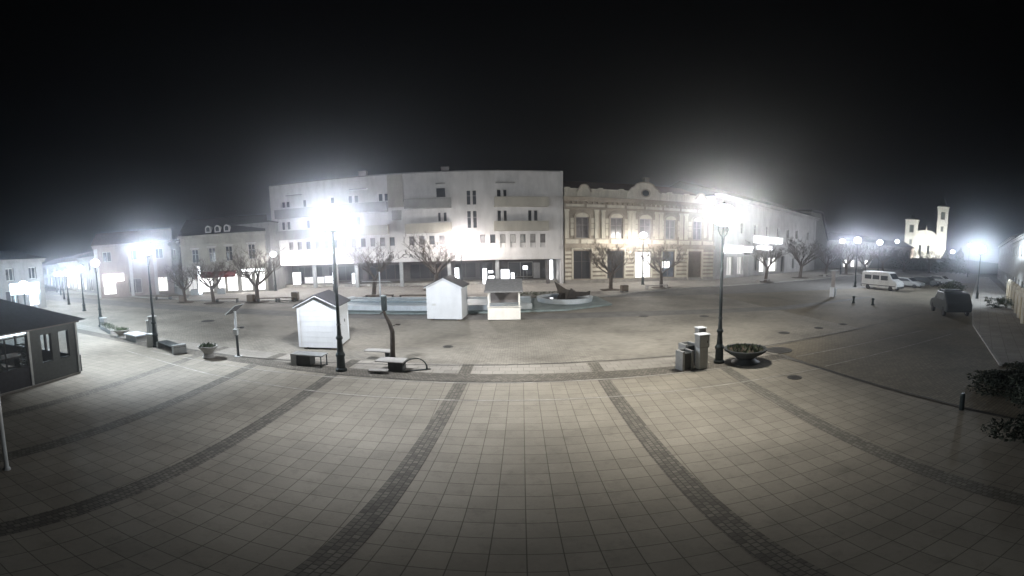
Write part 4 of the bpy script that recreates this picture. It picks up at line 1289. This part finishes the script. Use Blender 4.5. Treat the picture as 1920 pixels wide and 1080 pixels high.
# floodlights that light it
for i, (x, y, lb, pw) in enumerate([(112.5, 81.7, 'left floodlight on the ground before the church', 0.8), (113.0, 77.4, 'middle floodlight on the ground before the church', 1.2), (117.4, 74.5, 'right floodlight on the ground before the church', 0.5)]):
    t = thing('floodlight', lb, 'floodlight', (x, y, 0), math.atan2(96 - y, 137 - x) - R(90), 'floodlights at the church')
    MB().box(-.4, .4, -.15, .15, .3, .9, bev=.03).build('housing', M['iron'], t)
    MB().box(-.34, .34, .151, .16, .36, .84).build('lens', G['lampw'], t)
    MB().box(-.05, .05, -.05, .05, 0, .298).build('foot', M['iron'], t)
    ld = bpy.data.lights.new('flood', 'SPOT')
    ld.energy = 30000 * pw
    ld.spot_size = R(95)
    ld.spot_blend = .6
    ld.shadow_soft_size = .3
    ld.color = (1, .98, .9)
    lo = bpy.data.objects.new('flood_light', ld)
    COL.objects.link(lo)
    lo.parent = t
    lo.location = (0, .4, .8)
    lo.rotation_euler = (R(112), 0, 0)

# ---- yellow house with three dormers, shops lit below
YH = house('dormer_house', 'pale yellow house with three arched dormers above lit shops', (-36, 33.5), (-27, 39))
LY = 10.0
yu = [(1.25, 2.1, 4.5, 6.4), (3.3, 4.15, 4.5, 6.5), (5.3, 6.15, 4.5, 6.6), (7.95, 8.8, 4.6, 6.7)]
yd = [(.5, 1.6, .5, 2.6), (2.0, 3.6, .3, 2.7), (4.1, 5.0, .2, 2.75), (5.2, 6.5, .3, 2.75), (6.9, 8.2, .3, 2.8), (8.5, 9.7, .3, 2.8)]
MB().wall(0, LY, 0, 8.0, yu + yd, 0, .3).build('front_wall', M['yellow'], YH)
MB().box(.01, LY - .01, .32, 9, 0, 7.98).build('body', M['yellow'], YH)
for h in yu:
    window(YH, *h, .15, 'glass', 'frame', 1, 1, .07)
    MB().box(h[0] - .12, h[1] + .12, -.08, -.002, h[3] + .05, h[3] + .2).build('lintel', M['rwhite'], YH)
for i, h in enumerate(yd): window(YH, *h, .15, 'glass', 'frame', 1, 0, .06, 'shop_window', 'shopb' if i not in (0, ) else 'shop')
MB().box(-.1, LY + .1, -.25, -.002, 6.95, 7.2).box(-.2, LY + .1, -.5, .1, 8.002, 8.35).box(-.1, LY + .1, -.15, -.002, 3.3, 3.5).build('cornice', M['yellow'], YH)
r_ = MB()
r_.v += [(-.2, -.45, 8.36), (LY + .1, -.45, 8.36), (LY + .1, 4.5, 11.2), (-.2, 4.5, 11.2), (-.2, 9, 8.2), (LY + .1, 9, 8.2)]
r_.f += [(0, 1, 2, 3), (3, 2, 5, 4), (0, 3, 4), (1, 5, 2)]
r_.build('roof', M['tilesd'], YH)
for x in (3.5, 4.6, 5.7):
    d_ = MB().prism([(x - .33, 8.6), (x + .33, 8.6), (x + .33, 9.25), (x + .22, 9.5), (x, 9.62), (x - .22, 9.5), (x - .33, 9.25)], -.15, 2.2).build('dormer', M['rwhite'], YH)
    MB().prism([(x - .2, 8.75), (x + .2, 8.75), (x + .2, 9.2), (x + .1, 9.38), (x - .1, 9.38), (x - .2, 9.2)], -.17, -.151).build('pane', M['glass'], d_)
aw = MB()
aw.prism([(0, 0), (0, .06), (0.01, .06), (0.01, 0)], 0, .01)
aw = MB()
aw.v += [(1.8, 0, 3.2), (6.4, 0, 3.2), (6.4, -1.3, 2.6), (1.8, -1.3, 2.6), (1.8, 0, 3.12), (6.4, 0, 3.12), (6.4, -1.3, 2.35), (1.8, -1.3, 2.35)]
aw.f += [(0, 3, 2, 1), (4, 5, 6, 7), (3, 7, 6, 2), (0, 4, 7, 3), (1, 2, 6, 5)]
aw.build('awning', M['red'], YH)
MB().box(7.0, 9.7, -.2, -.003, 2.95, 3.28).build('sign_box', G['box'], YH)
for (x, lb) in [(1.6, 'grey stall box at foot of dormer house, left'), (4.7, 'grey stall box at foot of dormer house, right')]:
    ca, sa = math.cos(math.atan2(5.5, 9)), math.sin(math.atan2(5.5, 9))
    t = thing('planter_box', lb, 'planter', (-36 + x * ca + 1.2 * sa, 33.5 + x * sa - 1.2 * ca, .1), math.atan2(5.5, 9), 'boxes before the dormer house')
    MB().box(-.45, .45, -.25, .25, 0, .75, bev=.02).build('box', M['steel'], t)
    MB().box(-.4, .4, -.2, .2, .752, .8).build('soil', M['soil'], t)
# ---- grey house filling the corner between
CG = house('grey_link_house', 'narrow grey house between dormer house and long white block', (-27, 39.05), (-27.6, 42.4))
MB().box(0, 3.6, .0, 6, 0, 9.6).build('wall', M['rgrey'], CG)
MB().box(-.1, 3.7, -.1, 6.1, 9.602, 9.8).build('roof', M['tilesd'], CG)
# ---- left side of the square
low_house((-39.6, 34.8), (-36.3, 33.4), 7.6, 'dull grey house with advert panels left of dormer house', 'rgrey', 'tilesd', False, None, ridge=2)
PH_, lp = low_house((-45.5, 27.2), (-38.9, 34.6), 7.9, 'pinkish house with arched lit entrance at the left lamp', 'pink', 'tiles', True, ['shopb', None, 'pane'], ridge=2.4)
MB().box(.1, .5, -.3, -.003, 0, 7.5).box(4.4, 4.8, -.3, -.003, 0, 7.5).box(7.5, 7.9, -.3, -.003, 0, 7.5).build('pilasters', M['rwhite'], PH_)
MB().box(1.0, 3.6, -.5, -.31, 2.5, 3.6).build('sign_box', G['box'], PH_)
low_house((-60, 33.0), (-47.0, 30.4), 6.6, 'first low house of the left side street', 'rgrey', 'tilesd', True, ['shop', None], ridge=2)
low_house((-76, 37), (-60.5, 33.2), 6.2, 'second low house down the left side street', 'yellow', 'tiles', True, [None, 'shopb'], ridge=2)
low_house((-98, 42), (-76.6, 37.2), 6.0, 'third low house far down the left side street', 'rgrey', 'tilesd', True, ['shop', None, None], ridge=2)
low_house((-36, 6.0), (-41.6, 18.2), 6.3, 'dark corner house behind the glazed pavilion', 'rgrey', 'tilesd', True, ['led', None, 'shopdim'], ridge=1.5, D=8)
t = thing('light_box', 'tall white lit panel beside the left lamp post', 'lit panel', (-33.0, 33.2, 0), .6)
MB().box(-.2, .2, -.1, .1, 0, 4.2, bev=.02).build('housing', M['white'], t)
MB().box(-.17, .17, -.115, -.102, .3, 4.1).build('lit_face', G['box'], t)
t = lit_thing((-28.6, 10.9), 'bright cold-white lit sign high at the left picture edge', 'lit sign', 2.2, 3.9, 0, 'lit_sign', g_='led', rz=1.2, legs=2.9)
lamp_post(-27.5, 10.4, 3.7, 'glaring cold-white lamp at the left picture edge', globe=.42, power=.7, col=(.6, .82, 1), gm='lampc')

# ---- right-hand row of houses along the pavement
rr = low_house((35.4, 13.0), (24.6, 7.6), 8.5, 'yellowish house nearest on the right edge', 'ochre', 'tilesd', True, None, D=8, ridge=2)
rr = low_house((52, 21.3), (35.6, 13.1), 8.0, 'grey house second along the right pavement', 'rgrey', 'tilesd', True, None, D=8, ridge=2)
rr = low_house((88, 39.3), (52.2, 21.4), 8.8, 'far house at the end of the right pavement', 'rgrey', 'tilesd', True, None, D=8, ridge=2)
rw = house('garden_wall', 'low lit wall with white piers along the right pavement', (25.3, 8.9), (40.5, 16.5))
rw['category'] = 'wall'
MB().box(0, 17, 0, .25, 0, 1.9).build('wall', M['ochre'], rw)
for i in range(7):
    MB().box(i * 2.7, i * 2.7 + .4, -.1, .4, 0, 2.3, bev=.03).build('pier', M['cream'], rw)
    MB().lathe([(.18, 0), (.22, .18), (.12, .36), (.02, .42)], 10).build('pier_ball', M['cream'], rw, loc=(i * 2.7 + .2, .15, 2.302))

# ---------------------------------------------------------------- vehicles
def wheel(par, x, y, r, wdt, side):
    t_ = MB()
    t_.lathe([(r * .6, 0), (r * .97, .01), (r, .04), (r, wdt - .04), (r * .97, wdt - .01), (r * .6, wdt)], 20)
    o = t_.build('wheel', M['tyre'], par)
    o.location = (x, y, r)
    o.rotation_euler = (R(90) * side, 0, 0)
    q = MB().lathe([(r * .59, .02), (r * .59, wdt + .002), (r * .2, wdt + .01)], 16).build('rim', M['steel'], o)
    return o


def van(loc, rz, label):
    t = thing('white_van', label, 'van', (*loc, .0), rz)
    prof = [(-2.8, .35), (-2.85, 1.0), (-2.8, 2.45), (-2.6, 2.62), (1.3, 2.65), (1.55, 2.5), (2.15, 1.6), (2.75, 1.35), (2.95, 1.0), (2.95, .4), (2.3, .3)]
    n_ = MB().prism(prof[::-1], -.98, .98)
    o = n_.build('body', M['vanp'], t)
    bv = o.modifiers.new('b', 'BEVEL'); bv.width = .09; bv.segments = 3
    for s_ in (-1, 1):
        y = s_ * .985
        for (a, b_, z0, z1) in [(-2.3, -1.2, 1.5, 2.1), (-1.0, .1, 1.5, 2.1), (.35, 1.45, 1.45, 2.1)]:
            MB().box(a, b_, y - .006, y + .006, z0, z1, bev=.004).build('side_window', M['glass'], t)
        MB().box(-2.75, 2.7, y - .012, y + .012, .62, .72).build('rub_strip', M['darkpl'], t)
        wheel(t, -1.75, s_ * .99 - (0 if s_ > 0 else 0), .34, .2, 1 if s_ > 0 else -1)
        wheel(t, 1.95, s_ * .99, .34, .2, 1 if s_ > 0 else -1)
        MB().box(2.86, 2.97, s_ * .72 - .17, s_ * .72 + .17, .85, 1.1, bev=.03).build('headlight', M['white'], t)
        MB().box(-2.88, -2.82, s_ * .85 - .08, s_ * .85 + .08, 1.0, 1.5, bev=.02).build('tail_light', M['red'], t)
        MB().box(1.35, 1.5, s_ * 1.12 - .1, s_ * 1.12 + .1, 1.5, 1.75, bev=.03).build('mirror', M['darkpl'], t)
    q = MB()
    q.v += [(1.6, -.8, 2.42), (1.6, .8, 2.42), (2.14, .85, 1.66), (2.14, -.85, 1.66)]
    q.v = [(x + .03, y, z + .02) for x, y, z in q.v]
    q.f += [(0, 3, 2, 1)]
    q.build('windscreen', M['glass'], t)
    MB().box(-2.87, -2.84, -.75, .75, 1.5, 2.2, bev=.005).build('rear_window', M['glass'], t)
    MB().box(-2.95, -2.82, -.95, .95, .35, .6, bev=.03).build('bumper', M['darkpl'], t)
    MB().box(2.9, 3.02, -.9, .9, .35, .65, bev=.03).build('bumper', M['darkpl'], t)
    return t


van((37.0, 31.0), math.atan2(-5.6, .8), 'white van with dark side windows parked on the right').scale = (.84, .84, .95)


def car(loc, rz, label, m_):
    t = thing('parked_car', label, 'car', (*loc, 0), rz, 'cars parked on the right')
    prof = [(-2.1, .3), (-2.15, .8), (-1.95, .95), (-1.5, 1.4), (-1.1, 1.48), (.3, 1.46), (1.0, 1.0), (1.9, .85), (2.1, .65), (2.1, .3)]
    o = MB().prism(prof[::-1], -.84, .84).build('body', M[m_], t)
    bv = o.modifiers.new('b', 'BEVEL'); bv.width = .1; bv.segments = 3
    for s_ in (-1, 1):
        MB().prism([(-1.5, .98), (.75, .98), (.22, 1.38), (-1.15, 1.4)], s_ * .846 - .004, s_ * .846 + .004).build('side_window', M['glass'], t)
        wheel(t, -1.3, s_ * .85, .3, .18, 1 if s_ > 0 else -1)
        wheel(t, 1.35, s_ * .85, .3, .18, 1 if s_ > 0 else -1)
        MB().box(2.02, 2.12, s_ * .6 - .14, s_ * .6 + .14, .6, .76, bev=.03).build('headlight', M['white'], t)
    q = MB()
    q.v += [(.34, -.7, 1.45), (.34, .7, 1.45), (1.0, .76, 1.03), (1.0, -.76, 1.03)]
    q.v = [(x + .02, y, z + .02) for x, y, z in q.v]
    q.f += [(0, 3, 2, 1)]
    q.build('windscreen', M['glass'], t)
    return t


car((43.5, 32.0), math.atan2(-5.6, .8), 'pale parked car just beyond the white van', 'carp')
car((48.5, 32.5), math.atan2(-5.6, .8), 'second parked car beyond the white van, darker', 'card')
car((54.0, 33.5), math.atan2(-5.6, .8), 'farthest parked car in line beyond the van', 'carp')

# ---------------------------------------------------------------- dark shrubs
def leafy(name, label, x, y, rx, rz_, h0, n, leaf, seed, m_='plant', cat='shrub', trunk=True, z=0.0, cone=False, grp=None):
    rng = random.Random(seed)
    t = thing(name, label, cat, (x, y, z), 0, grp)
    q = MB()
    cl = [(rng.gauss(0, .42), rng.gauss(0, .42), rng.uniform(-.75, .75), rng.uniform(.25, .5)) for _ in range(26)]
    for i in range(n):
        c = rng.choice(cl)
        u = Vector((rng.gauss(0, 1), rng.gauss(0, 1), rng.gauss(0, 1))).normalized() * rng.random() ** .4 * c[3]
        px, py, pz = c[0] + u.x, c[1] + u.y, c[2] + u.z
        if cone:
            k_ = max(.08, (1 - pz) / 2)
            px, py = px * k_ * 1.3, py * k_ * 1.3
        p = Vector((px * rx, py * rx, h0 + rz_ + pz * rz_))
        a, b_ = Vector((rng.gauss(0, 1), rng.gauss(0, 1), rng.gauss(0, .6))).normalized() * leaf, Vector((rng.gauss(0, 1), rng.gauss(0, 1), rng.gauss(0, 1))).normalized() * leaf * .5
        q.poly([tuple(p - a), tuple(p + b_), tuple(p + a), tuple(p - b_)])
    q.build('crown', M[m_], t)
    if trunk:
        tb = MB().tube([(0, 0, 0), (.03, 0, h0 * .7), (0, .02, h0 + rz_ * .8)], [.11, .09, .04], 8)
        for k_ in range(5):
            a = k_ * 1.26
            tb.tube([(0, 0, h0 * .8), (math.cos(a) * rx * .35, math.sin(a) * rx * .35, h0 + rz_ * .6)], [.05, .02], 5)
        tb.build('trunk', M['bark'], t)
    return t


dv = car((26.2, 15.3), math.atan2(15.3, 26.2) + .35, 'dark high-sided car standing at the right-hand kerb', 'card')
dv['group'] = 'cars parked on the right'
dv.scale = (.95, 1.15, 1.38)
MB().box(-.6, .5, -.6, .6, 1.49, 1.56, bev=.03).build('roof_rack', M['darkpl'], dv)
leafy('dark_tree', 'small dark bushy tree behind the dark car on the right', 29.6, 17.2, .9, .9, .8, 1800, .1, 4, cat='tree')
leafy('low_shrub', 'low green shrub against the lit wall on the right', 32.5, 13.9, 1.3, .6, .0, 1500, .09, 6, trunk=False)
leafy('dark_shrub', 'dark spreading shrub at the right edge, behind the nearest one', 11.9, 3.9, 1.5, .5, .0, 8000, .075, 8, 'plantd', trunk=False)
leafy('dark_shrub', 'big dark shrub nearest the camera, at the right picture edge', 8.9, 2.0, 1.5, .6, .0, 11000, .06, 10, 'plantd', trunk=False)
for i, (x, y, h_, s_) in enumerate([(88.4, 70.3, 7.0, 'far left'), (89.7, 67.1, 5.8, 'left'), (92.0, 63.9, 5.2, 'middle'), (93.7, 61.3, 5.4, 'right'), (93.9, 57.3, 8.5, 'far right'), (94.1, 53.0, 9.5, 'rightmost tall')]):
    leafy('conifer', f'dark conifer below the floodlit church, {s_} one', x, y, 2.6, h_ / 2.4, .3, 1500, .4, 20 + i, 'conifer', 'tree', cone=True, grp='dark conifers before the church')
hl = MB()
rng = random.Random(3)
pts = [(x, y, 4.4 + rng.uniform(-.5, .5)) for x, y in [(84.9, 82.0), (90.4, 75.8), (95.5, 69.4), (100.1, 62.5), (104.2, 55.4), (107.8, 48.0), (110.9, 40.4), (113.4, 32.5), (115.4, 24.5)]]
for a, b_ in zip(pts, pts[1:]):
    hl.quad((a[0], a[1], 0), (b_[0], b_[1], 0), (b_[0] + 3, b_[1] + 2, b_[2]), (a[0] + 3, a[1] + 2, a[2])).quad((a[0] + 3, a[1] + 2, a[2]), (b_[0] + 3, b_[1] + 2, b_[2]), (b_[0] + 8, b_[1] + 5, 0), (a[0] + 8, a[1] + 5, 0))
hl.build('hill', M['hill'])['kind'] = 'structure'

# ---------------------------------------------------------------- glazed café pavilion at the left
KP = thing('cafe_pavilion', 'dark glazed café pavilion with hipped roof at the left edge', 'building', (-13.85, 7.2, 0), math.atan2(-2.36, .73))
# local x runs along the street side towards the camera, y away to the west
Lk, Dk = 5.2, 6.2
k = MB()
k.box(0, Lk, -.08, 0, 0, .1).build('base', M['kerb'], KP)
MB().box(.0, Lk, -Dk, .0, 0, .08).build('floor', M['plinth'], KP)
arch = [(.45, .95, .95, 2.2), (1.3, 1.8, .95, 2.2)]
MB().wall(0, 2.3, .1, 2.45, arch, -.02, .0).box(0, 2.3, -.14, -.03, .1, .9).box(0, .42, -.14, -.03, .9, 2.45).box(.97, 1.28, -.14, -.03, .9, 2.45).box(1.82, 2.3, -.14, -.03, .9, 2.45).box(.42, 1.82, -.14, -.03, 2.21, 2.45).build('street_wall', M['darkpl'], KP)
for (a, b_, c, d) in arch:
    window(KP, a, b_, c, d, -.12, 'clear', 'framed', 0, 0, .03)
MB().box(2.302, Lk, -.1, -.02, .1, .95).build('lower_panel', M['roofdark'], KP)
window(KP, 2.4, Lk - .05, .96, 2.3, -.1, 'clear', 'framed', 2, 0, .04)
for x in (0.0, 2.3, Lk - .1):
    MB().box(x, x + .1, -.12, .02, .1, 2.45).build('post', M['steel'], KP)
MB().box(-.1, Lk + .2, -.12, .06, 2.452, 2.56).build('eave_beam', M['framed'], KP)
MB().box(2.5, 3.6, .07, .10, 2.40, 2.45).build('led_strip', G['led'], KP)
MB().box(-.08, 0, -Dk, 0.0, .1, .9).build('far_wall', M['darkpl'], KP)
for y in (-2.0, -4.1, -Dk + .1):
    MB().box(-.08, 0, y, y + .1, .902, 2.45).build('post', M['framed'], KP)
MB().box(0, Lk, -Dk - .08, -Dk, .1, .9).build('rear_wall', M['darkpl'], KP)
for x in (0.9, 2.8, 4.6):
    MB().box(x, x + .1, -Dk - .08, -Dk, .902, 2.45).build('post', M['framed'], KP)
MB().box(.6, 4.4, -3.2, -2.4, .7, .76).box(.8, .9, -3, -2.6, .08, .698).box(4.0, 4.1, -3, -2.6, .08, .698).build('table', M['wood'], KP)
r_ = MB()
zz, e_ = 2.562, .3
r_.v += [(-e_, e_, zz), (Lk + e_, e_, zz), (Lk + e_, -Dk - e_, zz), (-e_, -Dk - e_, zz), (1.8, -2.2, zz + 1.15), (Lk - 1.8, -2.2, zz + 1.15), (Lk - 1.8, -Dk + 2.2, zz + 1.15), (1.8, -Dk + 2.2, zz + 1.15)]
r_.f += [(0, 1, 2, 3), (0, 4, 5, 1), (1, 5, 6, 2), (2, 6, 7, 3), (3, 7, 4, 0), (4, 7, 6, 5)]
r_.build('roof', M['roofdark'], KP)
for (x, y, sd) in [(1.5, -1.2, 31), (2.6, -2.0, 32), (3.6, -1.1, 33)]:
    tt = thing('potted_plant', f'leafy potted plant inside the pavilion, {["far", "middle", "near"][sd - 31]} one', 'plant', (-13.85 + x * .2955 + y * .9553, 7.2 - x * .9553 + y * .2955, .08), 0, 'potted plants in the pavilion')
    MB().lathe([(.16, 0), (.22, .35), (.2, .38)], 12).build('pot', M['darkpl'], tt)
    q = MB()
    rg = random.Random(sd)
    for i in range(260):
        a, z, l_ = rg.random() * 6.28, rg.uniform(.4, 1.5), rg.uniform(.1, .4)
        q.poly([(math.cos(a) * l_ * .3, math.sin(a) * l_ * .3, z), (math.cos(a + .2) * l_, math.sin(a + .2) * l_, z + .1), (math.cos(a) * l_ * 1.25, math.sin(a) * l_ * 1.25, z + .02), (math.cos(a - .2) * l_, math.sin(a - .2) * l_, z + .08)])
    q.build('leaves', M['plant'], tt)

# ---------------------------------------------------------------- haze volume added to spread a lens-like glow round the lamps
if HAZE:
    hz = MB().box(-120, 175, -30, 150, -1.0, 48)
    hm = bpy.data.materials.new('haze')
    hm.use_nodes = True
    t = hm.node_tree
    t.nodes.remove(t.nodes['Principled BSDF'])
    pv = t.nodes.new('ShaderNodeVolumePrincipled')
    pv.inputs['Color'].default_value = (.85, .9, 1, 1)
    pv.inputs['Density'].default_value = HAZE
    pv.inputs['Anisotropy'].default_value = 0.965
    t.links.new(pv.outputs[0], t.nodes['Material Output'].inputs['Volume'])
    o = hz.build('haze', hm)
    o['kind'] = 'stuff'
